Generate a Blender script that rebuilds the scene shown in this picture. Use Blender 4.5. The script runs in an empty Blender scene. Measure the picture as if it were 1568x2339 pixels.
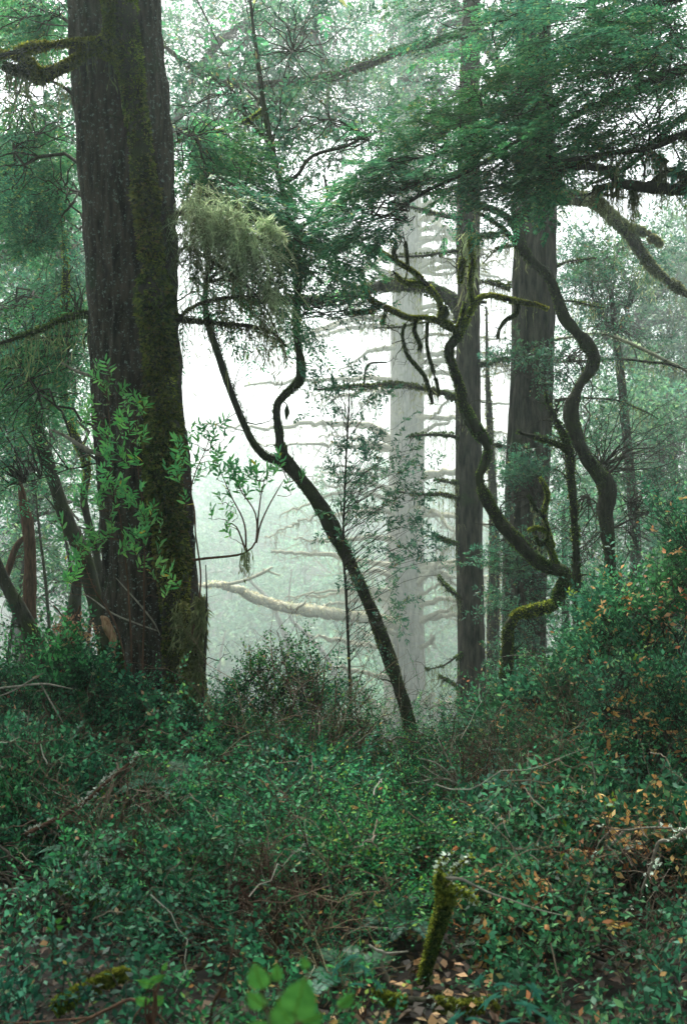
import bpy, math, random
import numpy as np
R = math.radians
rng = np.random.default_rng(11)
C = bpy.context.scene.collection
# ------------------------------------------------------------------ camera, sky, sun, exposure
# the picture plane of the photograph, used to turn measurements into real positions (metres)
F, HY, CX, EYE = 2274.0, 1169.5, 784.0, 1.6
def P(px, py, d):
    return np.array([(px - CX) / F * d, d, EYE - (py - HY) / F * d])
cam_d = bpy.data.cameras.new('camera'); cam = bpy.data.objects.new('camera', cam_d); C.objects.link(cam)
cam.location = (0, 0, EYE); cam.rotation_euler = (R(90), 0, 0)
cam_d.sensor_fit = 'VERTICAL'; cam_d.sensor_height = 36; cam_d.lens = 35
cam_d.clip_start = 0.05; cam_d.clip_end = 2000
cam_d.dof.use_dof = True; cam_d.dof.focus_distance = 7.5; cam_d.dof.aperture_fstop = 4.5
sc = bpy.context.scene; sc.camera = cam
w = bpy.data.worlds.new('World'); sc.world = w; w.use_nodes = True
nt = w.node_tree; bg = nt.nodes['Background']
sky = nt.nodes.new('ShaderNodeTexSky'); sky.sky_type = 'NISHITA'; sky.sun_disc = False
SUN_EL, SUN_AZ = 58.0, -16.0
sky.sun_elevation = R(SUN_EL); sky.sun_rotation = R(SUN_AZ); sky.dust_density = 5; sky.air_density = 1; sky.ozone_density = 1
hs_ = nt.nodes.new('ShaderNodeHueSaturation'); hs_.inputs['Saturation'].default_value = 0.32
nt.links.new(sky.outputs[0], hs_.inputs['Color']); nt.links.new(hs_.outputs[0], bg.inputs[0])
bg.inputs[1].default_value = 0.15
sd = bpy.data.lights.new('sun', 'SUN'); sd.energy = 3.2; sd.angle = R(12); sd.color = (1, .97, .9)
so = bpy.data.objects.new('sun', sd); C.objects.link(so)
# sun stands ahead of the camera and high: light comes through the fog towards the lens
from mathutils import Vector
sdir = Vector((math.sin(R(SUN_AZ)) * math.cos(R(SUN_EL)), math.cos(R(SUN_AZ)) * math.cos(R(SUN_EL)), math.sin(R(SUN_EL))))
so.rotation_euler = sdir.to_track_quat('Z', 'Y').to_euler()
sc.view_settings.view_transform = 'Standard'; sc.view_settings.look = 'None'
sc.view_settings.exposure = 1.27; sc.view_settings.gamma = 1.0
sc.render.engine = 'CYCLES'
cy = sc.cycles
cy.max_bounces = 5; cy.diffuse_bounces = 2; cy.glossy_bounces = 1; cy.transmission_bounces = 2; cy.volume_bounces = 2
cy.transparent_max_bounces = 4; cy.use_denoising = True; cy.denoiser = 'OPENIMAGEDENOISE'; cy.denoising_input_passes = 'RGB_ALBEDO_NORMAL'; cy.sample_clamp_indirect = 4; cy.sample_clamp_direct = 5
cy.caustics_reflective = False; cy.caustics_refractive = False

# ------------------------------------------------------------------ noise and materials
_T = np.random.default_rng(3).random((64, 64, 64)).astype(np.float32)
def vnoise(p):
    p = np.asarray(p, float); i = np.floor(p).astype(int); f = p - i; f = f * f * (3 - 2 * f)
    out = 0
    for dx in (0, 1):
        wx = f[..., 0] if dx else 1 - f[..., 0]
        for dy in (0, 1):
            wy = f[..., 1] if dy else 1 - f[..., 1]
            for dz in (0, 1):
                wz = f[..., 2] if dz else 1 - f[..., 2]
                out = out + wx * wy * wz * _T[(i[..., 0] + dx) & 63, (i[..., 1] + dy) & 63, (i[..., 2] + dz) & 63]
    return out
def fbm(p, o=3):
    p = np.asarray(p, float); s = 0; a = .5; t = 0
    for k in range(o):
        s = s + a * vnoise(p * 2 ** k + 17 * k); t += a; a *= .5
    return s / t
def lnk(m, a, b): m.node_tree.links.new(a, b)
def newmat(name):
    m = bpy.data.materials.new(name); m.use_nodes = True; n = m.node_tree.nodes
    return m, n, n['Principled BSDF'], n['Material Output']
def ramp(n, stops, interp='LINEAR'):
    r = n.new('ShaderNodeValToRGB'); e = r.color_ramp; e.interpolation = interp
    while len(e.elements) < len(stops): e.elements.new(0.5)
    for k, (p, c) in enumerate(stops):
        e.elements[k].position = p; e.elements[k].color = (*c, 1)
    return r
def leafmat(name, stops, trans=.3, rough=.45, spec=.4, interp='LINEAR', hv=.04, val=1.35):
    m, n, b, out = newmat(name)
    g = n.new('ShaderNodeNewGeometry'); r = ramp(n, stops, interp)
    lnk(m, g.outputs['Random Per Island'], r.inputs[0])
    tc = n.new('ShaderNodeTexCoord'); no = n.new('ShaderNodeTexNoise'); no.inputs['Scale'].default_value = 1.6; no.inputs['Detail'].default_value = 2
    lnk(m, tc.outputs['Object'], no.inputs['Vector'])
    h = n.new('ShaderNodeHueSaturation'); mr = n.new('ShaderNodeMapRange')
    mr.inputs[1].default_value = .3; mr.inputs[2].default_value = .7; mr.inputs[3].default_value = .55 * val; mr.inputs[4].default_value = 1.5 * val
    n3 = n.new('ShaderNodeTexNoise'); n3.inputs['Scale'].default_value = 1.1; lnk(m, tc.outputs['Object'], n3.inputs['Vector'])
    mh = n.new('ShaderNodeMapRange'); mh.inputs[1].default_value = .3; mh.inputs[2].default_value = .7; mh.inputs[3].default_value = .5 - hv; mh.inputs[4].default_value = .5 + hv
    lnk(m, n3.outputs['Fac'], mh.inputs[0]); lnk(m, mh.outputs[0], h.inputs['Hue'])
    oi = n.new('ShaderNodeObjectInfo'); mo = n.new('ShaderNodeMapRange'); mo.inputs[3].default_value = .68; mo.inputs[4].default_value = 1.18
    lnk(m, oi.outputs['Random'], mo.inputs[0]); mm = n.new('ShaderNodeMath'); mm.operation = 'MULTIPLY'
    lnk(m, no.outputs['Fac'], mr.inputs[0]); lnk(m, mr.outputs[0], mm.inputs[0]); lnk(m, mo.outputs[0], mm.inputs[1]); VAL = mm.outputs[0]
    lnk(m, VAL, h.inputs['Value']); lnk(m, r.outputs[0], h.inputs['Color'])
    lnk(m, h.outputs[0], b.inputs['Base Color']); b.inputs['Roughness'].default_value = rough
    b.inputs['Specular IOR Level'].default_value = spec
    t = n.new('ShaderNodeBsdfTranslucent'); mx = n.new('ShaderNodeMixShader'); mx.inputs[0].default_value = trans
    h2 = n.new('ShaderNodeHueSaturation'); h2.inputs['Value'].default_value = 1.6; h2.inputs['Hue'].default_value = .485
    lnk(m, h.outputs[0], h2.inputs['Color']); lnk(m, h2.outputs[0], t.inputs[0])
    lnk(m, b.outputs[0], mx.inputs[1]); lnk(m, t.outputs[0], mx.inputs[2]); lnk(m, mx.outputs[0], out.inputs[0])
    return m
def barkmat(name, c1, c2, moss=None, mossamt=.0, lichen=None, scale=1.0, bump=.6, lamt=.62, lsc=26):
    m, n, b, out = newmat(name)
    tc = n.new('ShaderNodeTexCoord'); mp = n.new('ShaderNodeMapping'); mp.inputs['Scale'].default_value = (scale, scale, scale * .18)
    lnk(m, tc.outputs['Object'], mp.inputs[0])
    no = n.new('ShaderNodeTexNoise'); no.inputs['Scale'].default_value = 22; no.inputs['Detail'].default_value = 6; no.inputs['Roughness'].default_value = .65
    lnk(m, mp.outputs[0], no.inputs['Vector'])
    r = ramp(n, [(.36, c1), (.64, c2)]); lnk(m, no.outputs['Fac'], r.inputs[0]); col = r.outputs[0]
    def layer(col, color, sc_, lo, hi, det=5):
        n2 = n.new('ShaderNodeTexNoise'); n2.inputs['Scale'].default_value = sc_; n2.inputs['Detail'].default_value = det; n2.inputs['Roughness'].default_value = .7
        lnk(m, tc.outputs['Object'], n2.inputs['Vector'])
        q = n.new('ShaderNodeMapRange'); q.inputs[1].default_value = lo; q.inputs[2].default_value = hi
        lnk(m, n2.outputs['Fac'], q.inputs[0])
        mx = n.new('ShaderNodeMix'); mx.data_type = 'RGBA'
        lnk(m, q.outputs[0], mx.inputs[0]); lnk(m, col, mx.inputs[6]); mx.inputs[7].default_value = (*color, 1)
        return mx.outputs[2]
    if moss: col = layer(col, moss, 2.6, .62 - mossamt, .74 - mossamt)
    if lichen: col = layer(col, lichen, lsc, lamt, lamt + .05, 3)
    lnk(m, col, b.inputs['Base Color']); b.inputs['Roughness'].default_value = .9; b.inputs['Specular IOR Level'].default_value = .2
    bp = n.new('ShaderNodeBump'); bp.inputs['Strength'].default_value = bump; bp.inputs['Distance'].default_value = .03
    lnk(m, no.outputs['Fac'], bp.inputs['Height']); lnk(m, bp.outputs[0], b.inputs['Normal'])
    return m
M = {}
M['fir_bark'] = barkmat('fir_bark', (.004, .0035, .003), (.10, .078, .062), moss=(.025, .045, .02), mossamt=.04, lichen=(.2, .25, .22), bump=1.0, lamt=.585, lsc=42)
M['mid_bark'] = barkmat('mid_bark', (.008, .008, .007), (.10, .088, .068), moss=(.04, .055, .025), mossamt=.05, scale=.7)
M['far_bark'] = barkmat('far_bark', (.2, .2, .175), (.42, .4, .35), moss=(.22, .23, .15), mossamt=.08, scale=.3)  # bark paled to make up for the thin haze before the far trunks
M['oak_bark'] = barkmat('oak_bark', (.015, .016, .010), (.055, .052, .034), moss=(.04, .055, .015), mossamt=.12, lichen=(.14, .17, .13), scale=1.6, lamt=.66)
M['dark_twig'] = barkmat('dark_twig', (.02, .018, .014), (.07, .06, .045), scale=2, bump=.2)
M['pale_twig'] = barkmat('pale_twig', (.16, .14, .11), (.38, .35, .29), scale=2, bump=.3)
M['red_twig'] = barkmat('red_twig', (.06, .03, .02), (.17, .09, .055), scale=2, bump=.3)
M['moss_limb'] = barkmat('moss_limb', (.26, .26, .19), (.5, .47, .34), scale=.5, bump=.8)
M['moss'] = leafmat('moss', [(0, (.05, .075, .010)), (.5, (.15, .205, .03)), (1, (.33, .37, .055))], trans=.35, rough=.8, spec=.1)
M['dark_moss'] = leafmat('dark_moss', [(0, (.014, .034, .010)), (.6, (.045, .085, .02)), (1, (.13, .17, .035))], trans=.3, rough=.8, spec=.1)
M['pale_moss'] = leafmat('pale_moss', [(0, (.2, .27, .16)), (.6, (.4, .48, .29)), (1, (.64, .7, .48))], trans=.5, rough=.8, spec=.1)
M['lichen'] = leafmat('lichen', [(0, (.09, .12, .05)), (1, (.24, .27, .13))], trans=.4, rough=.8, spec=.1)
M['white_lichen'] = leafmat('white_lichen', [(0, (.3, .36, .3)), (1, (.62, .68, .6))], trans=.15, rough=.8, spec=.1)
M['fir_leaf'] = leafmat('fir_leaf', [(0, (.018, .085, .045)), (.5, (.04, .17, .085)), (.9, (.09, .26, .12)), (1, (.22, .25, .08))], trans=.45, spec=.3)
M['oak_leaf'] = leafmat('oak_leaf', [(0, (.022, .095, .055)), (.6, (.05, .17, .10)), (.96, (.11, .26, .12)), (1, (.25, .17, .05))], trans=.35)
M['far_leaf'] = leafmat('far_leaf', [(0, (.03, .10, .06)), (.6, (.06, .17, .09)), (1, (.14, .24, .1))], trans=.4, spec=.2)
M['slope_leaf'] = leafmat('slope_leaf', [(0, (.07, .14, .10)), (.6, (.12, .22, .15)), (1, (.2, .28, .16))], trans=.4, spec=.2)  # paler than far_leaf: fog brightness is put into the leaf colour
M['bay_leaf'] = leafmat('bay_leaf', [(0, (.05, .24, .07)), (.6, (.11, .40, .12)), (.985, (.2, .5, .13)), (.99, (.5, .4, .04)), (1, (.55, .4, .03))], trans=.35, rough=.35, spec=.5)
M['salal_leaf'] = leafmat('salal_leaf', [(0, (.006, .04, .022)), (.5, (.02, .12, .058)), (.8, (.05, .24, .115)), (.965, (.13, .38, .2)), (1, (.4, .18, .09))], trans=.3, rough=.5, spec=.3)
M['huckle_leaf'] = leafmat('huckle_leaf', [(0, (.008, .05, .024)), (.5, (.025, .15, .07)), (.88, (.07, .29, .11)), (.97, (.22, .45, .1)), (1, (.45, .22, .07))], trans=.35, rough=.5, spec=.3)
M['holly_leaf'] = leafmat('holly_leaf', [(0, (.010, .05, .026)), (.5, (.028, .13, .065)), (.85, (.07, .26, .14)), (.97, (.17, .38, .15)), (.985, (.4, .2, .06)), (1, (.65, .38, .17))], trans=.3, rough=.5, spec=.3)
M['dry_leaf'] = leafmat('dry_leaf', [(0, (.2, .1, .04)), (.6, (.42, .25, .12)), (1, (.62, .42, .25))], trans=.2, rough=.7, spec=.2)
M['lime_leaf'] = leafmat('lime_leaf', [(0, (.1, .25, .03)), (1, (.26, .42, .05))], trans=.4)
M['big_leaf'] = leafmat('big_leaf', [(0, (.06, .27, .05)), (1, (.13, .4, .07))], trans=.35, rough=.5, spec=.3)
M['teal_leaf'] = leafmat('teal_leaf', [(0, (.03, .17, .12)), (1, (.06, .26, .18))], trans=.25, rough=.5, spec=.4)
M['wood'] = barkmat('wood', (.2, .1, .05), (.5, .32, .2), scale=3, bump=.5)
def groundmat():
    m, n, b, out = newmat('forest_floor')
    tc = n.new('ShaderNodeTexCoord')
    no = n.new('ShaderNodeTexNoise'); no.inputs['Scale'].default_value = 9; no.inputs['Detail'].default_value = 8
    lnk(m, tc.outputs['Object'], no.inputs['Vector'])
    r = ramp(n, [(.35, (.006, .005, .004)), (.55, (.018, .013, .008)), (.7, (.015, .024, .01))]); lnk(m, no.outputs['Fac'], r.inputs[0])
    lnk(m, r.outputs[0], b.inputs['Base Color']); b.inputs['Roughness'].default_value = .95
    bp = n.new('ShaderNodeBump'); bp.inputs['Strength'].default_value = .8; lnk(m, no.outputs['Fac'], bp.inputs['Height']); lnk(m, bp.outputs[0], b.inputs['Normal'])
    return m
M['ground'] = groundmat()

# ------------------------------------------------------------------ objects
ROOT = {}
def thing(name, label, cat, loc=(0, 0, 0), group=None):
    o = bpy.data.objects.new(name, None); C.objects.link(o); o.empty_display_size = .2
    o.location = tuple(float(v) for v in loc); o['label'] = label; o['category'] = cat
    if group: o['group'] = group
    ROOT[o.name] = np.array(loc, float)
    return o
def tag(o, label=None, cat=None, group=None, kind=None):
    for k, v in (('label', label), ('category', cat), ('group', group), ('kind', kind)):
        if v: o[k] = v
    return o
def mesh(name, geos, mat, parent=None, smooth=False, label=None):
    """geos: (V, Q) or list of them; quads only (a triangle repeats no vertex: use tris separately)"""
    if isinstance(geos, tuple): geos = [geos]
    vs, qs, off = [], [], 0
    for V, Q in geos:
        if len(Q) == 0: continue
        vs.append(np.asarray(V, np.float64).reshape(-1, 3)); qs.append(np.asarray(Q, np.int64) + off); off += len(vs[-1])
    V = np.concatenate(vs); Q = np.concatenate(qs)
    base = np.zeros(3); q = parent
    while q is not None:
        base = base + ROOT.get(q.name, np.zeros(3)); q = q.parent
    V = (V - base).astype(np.float32)
    me = bpy.data.meshes.new(name)
    me.vertices.add(len(V)); me.vertices.foreach_set('co', V.ravel())
    k = Q.shape[1]
    me.loops.add(Q.size); me.loops.foreach_set('vertex_index', Q.ravel().astype(np.int32))
    me.polygons.add(len(Q)); me.polygons.foreach_set('loop_start', (np.arange(len(Q)) * k).astype(np.int32))
    if smooth: me.polygons.foreach_set('use_smooth', np.ones(len(Q), bool))
    me.update(calc_edges=True)
    me.materials.append(M[mat] if isinstance(mat, str) else mat)
    o = bpy.data.objects.new(name, me); C.objects.link(o)
    if parent is not None: o.parent = parent
    if label: o['label'] = label
    return o

# ------------------------------------------------------------------ shapes
def norm(v): return v / np.maximum(np.linalg.norm(v, axis=-1, keepdims=True), 1e-9)
def spline(pts, step=.06):
    p = np.asarray(pts, float); out = []
    q = np.vstack([2 * p[0] - p[1], p, 2 * p[-1] - p[-2]])
    for i in range(len(p) - 1):
        a, b, c, d = q[i:i + 4]; n = max(2, int(np.linalg.norm((c - b)[:3]) / step))
        t = np.linspace(0, 1, n, endpoint=False)[:, None]
        out.append(.5 * (2 * b + (c - a) * t + (2 * a - 5 * b + 4 * c - d) * t ** 2 + (3 * b - a - 3 * c + d) * t ** 3))
    out.append(p[-1:]); s = np.vstack(out); s[:, 3] = np.maximum(s[:, 3], .0008)
    return s
def frames(c):
    T = norm(np.gradient(c, axis=0)); N = np.zeros_like(T)
    a = np.array([0, 0, 1.]) if abs(T[0, 2]) < .9 else np.array([1., 0, 0])
    n = norm(np.cross(T[0], a))
    for i in range(len(c)):
        n = n - T[i] * (n @ T[i]); n = n / max(np.linalg.norm(n), 1e-9); N[i] = n
    return T, N, np.cross(T, N)
def tube(pts, sides=8, step=.06, lump=.0, lumpk=6., ridges=None, jit=0, seed=0):
    """pts: n x 4 (x, y, z, radius)"""
    s = spline(pts, step); c = s[:, :3].copy(); r = s[:, 3]
    if jit:
        L = np.arange(len(c)) * step; taper = np.clip(np.arange(len(c)) / 6., 0, 1)[:, None]
        for k in range(3): c[:, k] += ((vnoise(np.stack([L * 3, L * 0 + seed * 7.3 + k * 5, L * 0], 1)) - .5) * jit * taper[:, 0])
    T, N, B = frames(c); a = np.linspace(0, 2 * np.pi, sides, endpoint=False)
    D = N[:, None] * np.cos(a)[None, :, None] + B[:, None] * np.sin(a)[None, :, None]
    rr = r[:, None] * np.ones(sides)[None]
    if lump:
        q = c[:, None] + D * r[:, None, None]
        rr = rr * (1 + lump * (fbm(q * lumpk + seed * 3.1, 3) - .5) * 2)
    if ridges:
        amp, kth, kz = ridges; Ls = np.concatenate([[0], np.cumsum(np.linalg.norm(np.diff(c, axis=0), axis=1))])
        u = np.stack([np.cos(a), np.sin(a)], 1)[None] * r[:, None, None] * kth
        v = np.broadcast_to((Ls * kz)[:, None, None], (len(c), sides, 1))
        q = np.concatenate([np.broadcast_to(u, (len(c), sides, 2)), v], 2) + seed * 5
        wv = (vnoise(q * .5 + 9)[..., None] - .5) * 2.2
        n1 = 1 - np.abs(vnoise(q + wv) * 2 - 1) * 2; n2 = vnoise(q * 2.7 + wv * 2)
        n3 = vnoise(np.stack([q[..., 0] * 2, q[..., 1] * 2, q[..., 2] * 5], -1) + 31)
        rr = rr + amp * (np.clip(n1, -1, 1) * .6 + n2 * .5 + n3 * .35 - .5)
    V = (c[:, None] + D * rr[..., None]).reshape(-1, 3)
    n = len(c); i = np.arange(n - 1)[:, None] * sides; j = np.arange(sides)[None]; j2 = (j + 1) % sides
    Q = np.stack([i + j, i + j2, i + sides + j2, i + sides + j], -1).reshape(-1, 4)
    # close the ends with a fan of degenerate-free quads
    V = np.vstack([V, c[:1], c[-1:]]); e = n * sides
    h = np.arange(0, sides - 1, 2)
    Q = np.vstack([Q, np.stack([np.full(len(h), e), (h + 2) % sides, h + 1, h], 1), np.stack([np.full(len(h), e + 1), (n - 1) * sides + h, (n - 1) * sides + h + 1, (n - 1) * sides + (h + 2) % sides], 1)])
    return V, Q
def px(path, d=None):
    """photograph measurements (x, y, width) at distance d (or per point) -> metres"""
    out = []
    for p in path:
        dd = p[3] if len(p) > 3 else d
        out.append([*P(p[0], p[1], dd), p[2] / 2 / F * dd])
    return np.array(out)
def btubes(paths, rad, sides=3):
    """many thin twigs: paths N x K x 3, rad N x K"""
    N, K, _ = paths.shape
    T = norm(np.gradient(paths, axis=1)); a = np.zeros_like(T); a[..., 2] = 1.; a[np.abs(T[..., 2]) > .95] = (1, 0, 0)
    n = norm(np.cross(T, a)); b = np.cross(T, n); th = np.arange(sides) * 2 * np.pi / sides
    V = paths[:, :, None] + (n[:, :, None] * np.cos(th)[None, None, :, None] + b[:, :, None] * np.sin(th)[None, None, :, None]) * rad[:, :, None, None]
    base = (np.arange(N) * K * sides)[:, None, None]; i = (np.arange(K - 1) * sides)[None, :, None]; j = np.arange(sides)[None, None]; j2 = (j + 1) % sides
    Q = np.stack(np.broadcast_arrays(base + i + j, base + i + j2, base + i + sides + j2, base + i + sides + j), -1).reshape(-1, 4)
    return V.reshape(-1, 3), Q
def bez(A, B, K=6, sag=.15, jit=.05):
    A, B = np.atleast_2d(A), np.atleast_2d(B); t = np.linspace(0, 1, K)[None, :, None]
    L = np.linalg.norm(B - A, axis=1)[:, None, None]
    p = A[:, None] * (1 - t) + B[:, None] * t
    p = p + rng.normal(0, jit, (len(A), 1, 3)) * L * np.sin(np.pi * t) + rng.normal(0, jit * .35, p.shape) * L * np.sin(np.pi * t)
    p[..., 2] += (sag * L * np.sin(np.pi * t))[..., 0]
    return p
def leaves(p, d, n, L, Wd, fold=.25, six=False):
    """leaf blades: base p, direction d, normal n, length L, width Wd"""
    s = np.cross(d, n); L = L[:, None]; Wd = Wd[:, None]; m = len(p); u = n * fold * Wd
    if not six:
        V = np.stack([p, p + d * L * .45 + s * Wd + u, p + d * L, p + d * L * .45 - s * Wd + u], 1).reshape(-1, 3)
        k = np.arange(m)[:, None] * 4
        return V, k + np.array([0, 1, 2, 3])[None]
    V = np.stack([p, p + d * L * .3 + s * Wd * .95 + u, p + d * L * .7 + s * Wd * .75 + u * .7, p + d * L - n * L * .08,
                  p + d * L * .7 - s * Wd * .75 + u * .7, p + d * L * .3 - s * Wd * .95 + u], 1).reshape(-1, 3)
    k = np.arange(m)[:, None] * 6
    return V, np.concatenate([k + np.array([0, 1, 2, 3])[None], k + np.array([0, 3, 4, 5])[None]])
def sprays(S, D, L, n, ll, lw, ang=55, droop=.15, flat=.75, six=False, t0=.12, taper=.35, tw=.0022, jitter=.25, twigs=True):
    """twigs with leaves set alternately along them"""
    N = len(S); D = norm(D); L = np.broadcast_to(np.asarray(L, float), (N,))
    up = norm(np.array([0, 0, 1.]) * flat + rng.normal(0, 1, (N, 3)) * (1 - flat)); B = norm(np.cross(D, up)); up = norm(np.cross(B, D))
    t = np.linspace(t0, 1, n)[None, :, None] * np.ones((N, 1, 1))
    def pos(t):
        q = S[:, None] + D[:, None] * L[:, None, None] * t; q[..., 2] -= (droop * L[:, None, None] * t ** 2)[..., 0]; return q
    p = pos(t); sg = np.where(np.arange(n) % 2 == 0, 1., -1.)[None, :, None]
    aa = np.radians(ang) * (1 - .75 * (t > .97)) * (1 + rng.normal(0, .15, t.shape))
    d = D[:, None] * np.cos(aa) + B[:, None] * sg * np.sin(aa) + rng.normal(0, jitter, (N, n, 3)) * .6
    d[..., 2] -= droop * .5; d = norm(d)
    nn = up[:, None] + rng.normal(0, jitter * 1.2, (N, n, 3)); nn = norm(nn - d * (nn * d).sum(-1, keepdims=True))
    sz = (1 - taper * np.abs(t[..., 0] - .45) * 1.6) * rng.uniform(.65, 1.2, (N, n))
    g = leaves(p.reshape(-1, 3), d.reshape(-1, 3), nn.reshape(-1, 3), (ll * sz).ravel(), (lw * .5 * sz).ravel(), six=six)
    if not twigs: return g, None
    tt = np.linspace(0, .97, 4)[None, :, None] * np.ones((N, 1, 1)); q = pos(tt)
    return g, btubes(q, np.linspace(tw, tw * .35, 4)[None] * np.ones((N, 1)))
def branchlets(S, D, L, ns, sub, **kw):
    """branchlet > side twigs > leaves"""
    N = len(S); D = norm(D); L = np.broadcast_to(np.asarray(L, float), (N,)); droop = kw.pop('bdroop', .2); bf = kw.pop('bflat', .7); tw = kw.pop('btw', .005); ba = np.radians(kw.pop('bang', 50))
    up = norm(np.array([0, 0, 1.]) * bf + rng.normal(0, 1, (N, 3)) * (1 - bf)); B = norm(np.cross(D, up))
    t = np.linspace(.12, 1, ns)[None, :, None] * np.ones((N, 1, 1)); t = t + rng.normal(0, .02, t.shape)
    def pos(t):
        q = S[:, None] + D[:, None] * L[:, None, None] * t; q[..., 2] -= (droop * L[:, None, None] * t ** 2)[..., 0]; return q
    p = pos(t); sg = np.where(np.arange(ns) % 2 == 0, 1., -1.)[None, :, None]
    a = ba * (1 - .8 * (t > .96)); d = D[:, None] * np.cos(a) + B[:, None] * sg * np.sin(a); d[..., 2] -= droop * t[..., 0]; d = norm(d + rng.normal(0, .12, d.shape))
    ln = (L[:, None] * sub * (1.05 - .75 * t[..., 0]) * rng.uniform(.7, 1.2, (N, ns)))
    g, tg = sprays(p.reshape(-1, 3), d.reshape(-1, 3), ln.ravel(), **kw)
    q = pos(np.linspace(0, 1, 6)[None, :, None] * np.ones((N, 1, 1)))
    b = btubes(q, np.linspace(tw, tw * .3, 6)[None] * np.ones((N, 1)))
    return g, [b] + ([tg] if tg is not None else [])
def on_path(s, n, bias=0):
    """n random points on a splined path: position, outward direction, tangent, radius"""
    c = s[:, :3]; T, N, B = frames(c); seg = np.linalg.norm(np.diff(c, axis=0), axis=1); wgt = seg * (.3 * s[:-1, 3].max() + s[:-1, 3]); wgt /= wgt.sum()
    i = rng.choice(len(seg), n, p=wgt); f = rng.random(n)[:, None]; a = rng.uniform(0, 2 * np.pi, n)[:, None]
    o = N[i] * np.cos(a) + B[i] * np.sin(a)
    if bias: o[:, 2] += bias; o = norm(o - T[i] * (o * T[i]).sum(1, keepdims=True))
    r = s[i, 3:4] * (1 - f) + s[i + 1, 3:4] * f
    return c[i] * (1 - f) + c[i + 1] * f + o * r * .93, o, T[i], r[:, 0]
def fuzz(s, n, L=.03, wd=.35, bias=.3, hang=.3):
    p, o, T, r = on_path(s, n, bias); d = norm(o + rng.normal(0, .55, o.shape) - np.array([0, 0, hang])); keep = (vnoise(p * 9) * .6 + vnoise(p * 23) * .4) > .36
    p, d, o = p[keep], d[keep], o[keep]; nn = norm(rng.normal(0, 1, p.shape)); nn = norm(nn - d * (nn * d).sum(1, keepdims=True)); m = rng.uniform(.4, 1.25, len(p)) * L * (.6 + .8 * vnoise(p * 6))
    return leaves(p, d, nn, m, m * wd, fold=.3)
def strands(S, L, K=7, w0=.003, wig=.06, side=3):
    """hanging lichen: thin trailing strands with little side wisps"""
    N = len(S); L = np.broadcast_to(np.asarray(L, float), (N,)); t = np.linspace(0, 1, K)
    p = S[:, None] + np.zeros((N, K, 3)); p[..., 2] -= L[:, None] * t
    wv = np.cumsum(rng.normal(0, wig, (N, K, 2)) * L[:, None, None] / K * 3, axis=1); wv[:, 0] = 0; p[..., :2] += wv
    g = [btubes(p, w0 * (1.1 - t)[None] * np.ones((N, 1)))]
    if side:
        i = rng.integers(0, K - 1, (N, side)); q = p[np.arange(N)[:, None], i].reshape(-1, 3); m = len(q)
        d = norm(np.stack([rng.normal(0, .6, m), rng.normal(0, .6, m), np.full(m, -1.)], 1)); nn = norm(np.cross(d, rng.normal(0, 1, (m, 3))))
        ln = np.repeat(L, side) * rng.uniform(.12, .4, m); g.append(leaves(q, d, nn, ln, np.full(m, w0 * 1.6), fold=.1))
    return g
def fill(n, x0, y0, x1, y1, d0, d1, thr=.45, k=1.2, round_=True):
    """points scattered through an uneven clumpy volume"""
    a = rng.random((n, 3)); X = x0 + (x1 - x0) * a[:, 0]; Y = y0 + (y1 - y0) * a[:, 1]; Dd = d0 + (d1 - d0) * a[:, 2]
    p = np.stack([(X - CX) / F * Dd, Dd, EYE - (Y - HY) / F * Dd], 1)
    v = fbm(p * k + 40, 2)
    if round_:
        e = ((a - .5) * 2) ** 2; v = v + .42 * (.75 - e.sum(1))
    return p[v > thr]
def gz(x, y):
    x = np.asarray(x, float); y = np.asarray(y, float)
    z = -.14 * np.clip(y - 3, 0, 7) - .30 * np.clip(y - 10, 0, 80) * np.clip((y - 10) / 4, 0, 1)
    z = z + (.42 * np.clip(x - 1.25, 0, 3.2) + .16 * np.clip(-x - 1.2, 0, 3)) * np.clip((y - 3) / 4, 0, 1) * np.clip((26 - y) / 12, 0, 1)
    z = z + .3 * np.clip(y - 165, 0, 90) * np.clip((y - 165) / 15, 0, 1)
    z = z + .25 * (fbm(np.stack([x * .35, y * .35, 0 * x], -1), 3) - .5) * np.clip(y / 4, .2, 1)
    return z
# ------------------------------------------------------------------ the setting
def ground():
    xs = np.concatenate([np.linspace(-260, -14, 34), np.arange(-12, 12.01, .2), np.linspace(14, 260, 34)])
    ys = np.concatenate([np.linspace(-60, -3, 14), np.arange(-2, 16.01, .2), np.linspace(17, 330, 70)])
    X, Y = np.meshgrid(xs, ys); V = np.stack([X, Y, gz(X, Y)], -1).reshape(-1, 3)
    nx = len(xs); i = np.arange(len(ys) - 1)[:, None] * nx + np.arange(nx - 1)[None]
    Q = np.stack([i, i + 1, i + nx + 1, i + nx], -1).reshape(-1, 4)
    o = mesh('ground', (V, Q), 'ground', smooth=True); o['kind'] = 'structure'; return o
ground()
HAZE_D = .0030
def haze():
    x, y0, y1, z0, z1 = 262, -61, 331, -32, 62
    V = np.array([[sx, sy, sz] for sx in (-x, x) for sy in (y0, y1) for sz in (z0, z1)], float)
    Q = np.array([[0, 1, 3, 2], [4, 6, 7, 5], [0, 4, 5, 1], [2, 3, 7, 6], [0, 2, 6, 4], [1, 5, 7, 3]])
    m = bpy.data.materials.new('haze'); m.use_nodes = True; n = m.node_tree.nodes; n.clear()
    out = n.new('ShaderNodeOutputMaterial'); v = n.new('ShaderNodeVolumePrincipled')
    v.inputs['Color'].default_value = (.87, .99, .95, 1); v.inputs['Density'].default_value = HAZE_D; v.inputs['Anisotropy'].default_value = .72
    m.node_tree.links.new(v.outputs[0], out.inputs['Volume'])
    o = mesh('haze', (V, Q), m); o['kind'] = 'stuff'; return o
haze()

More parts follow.
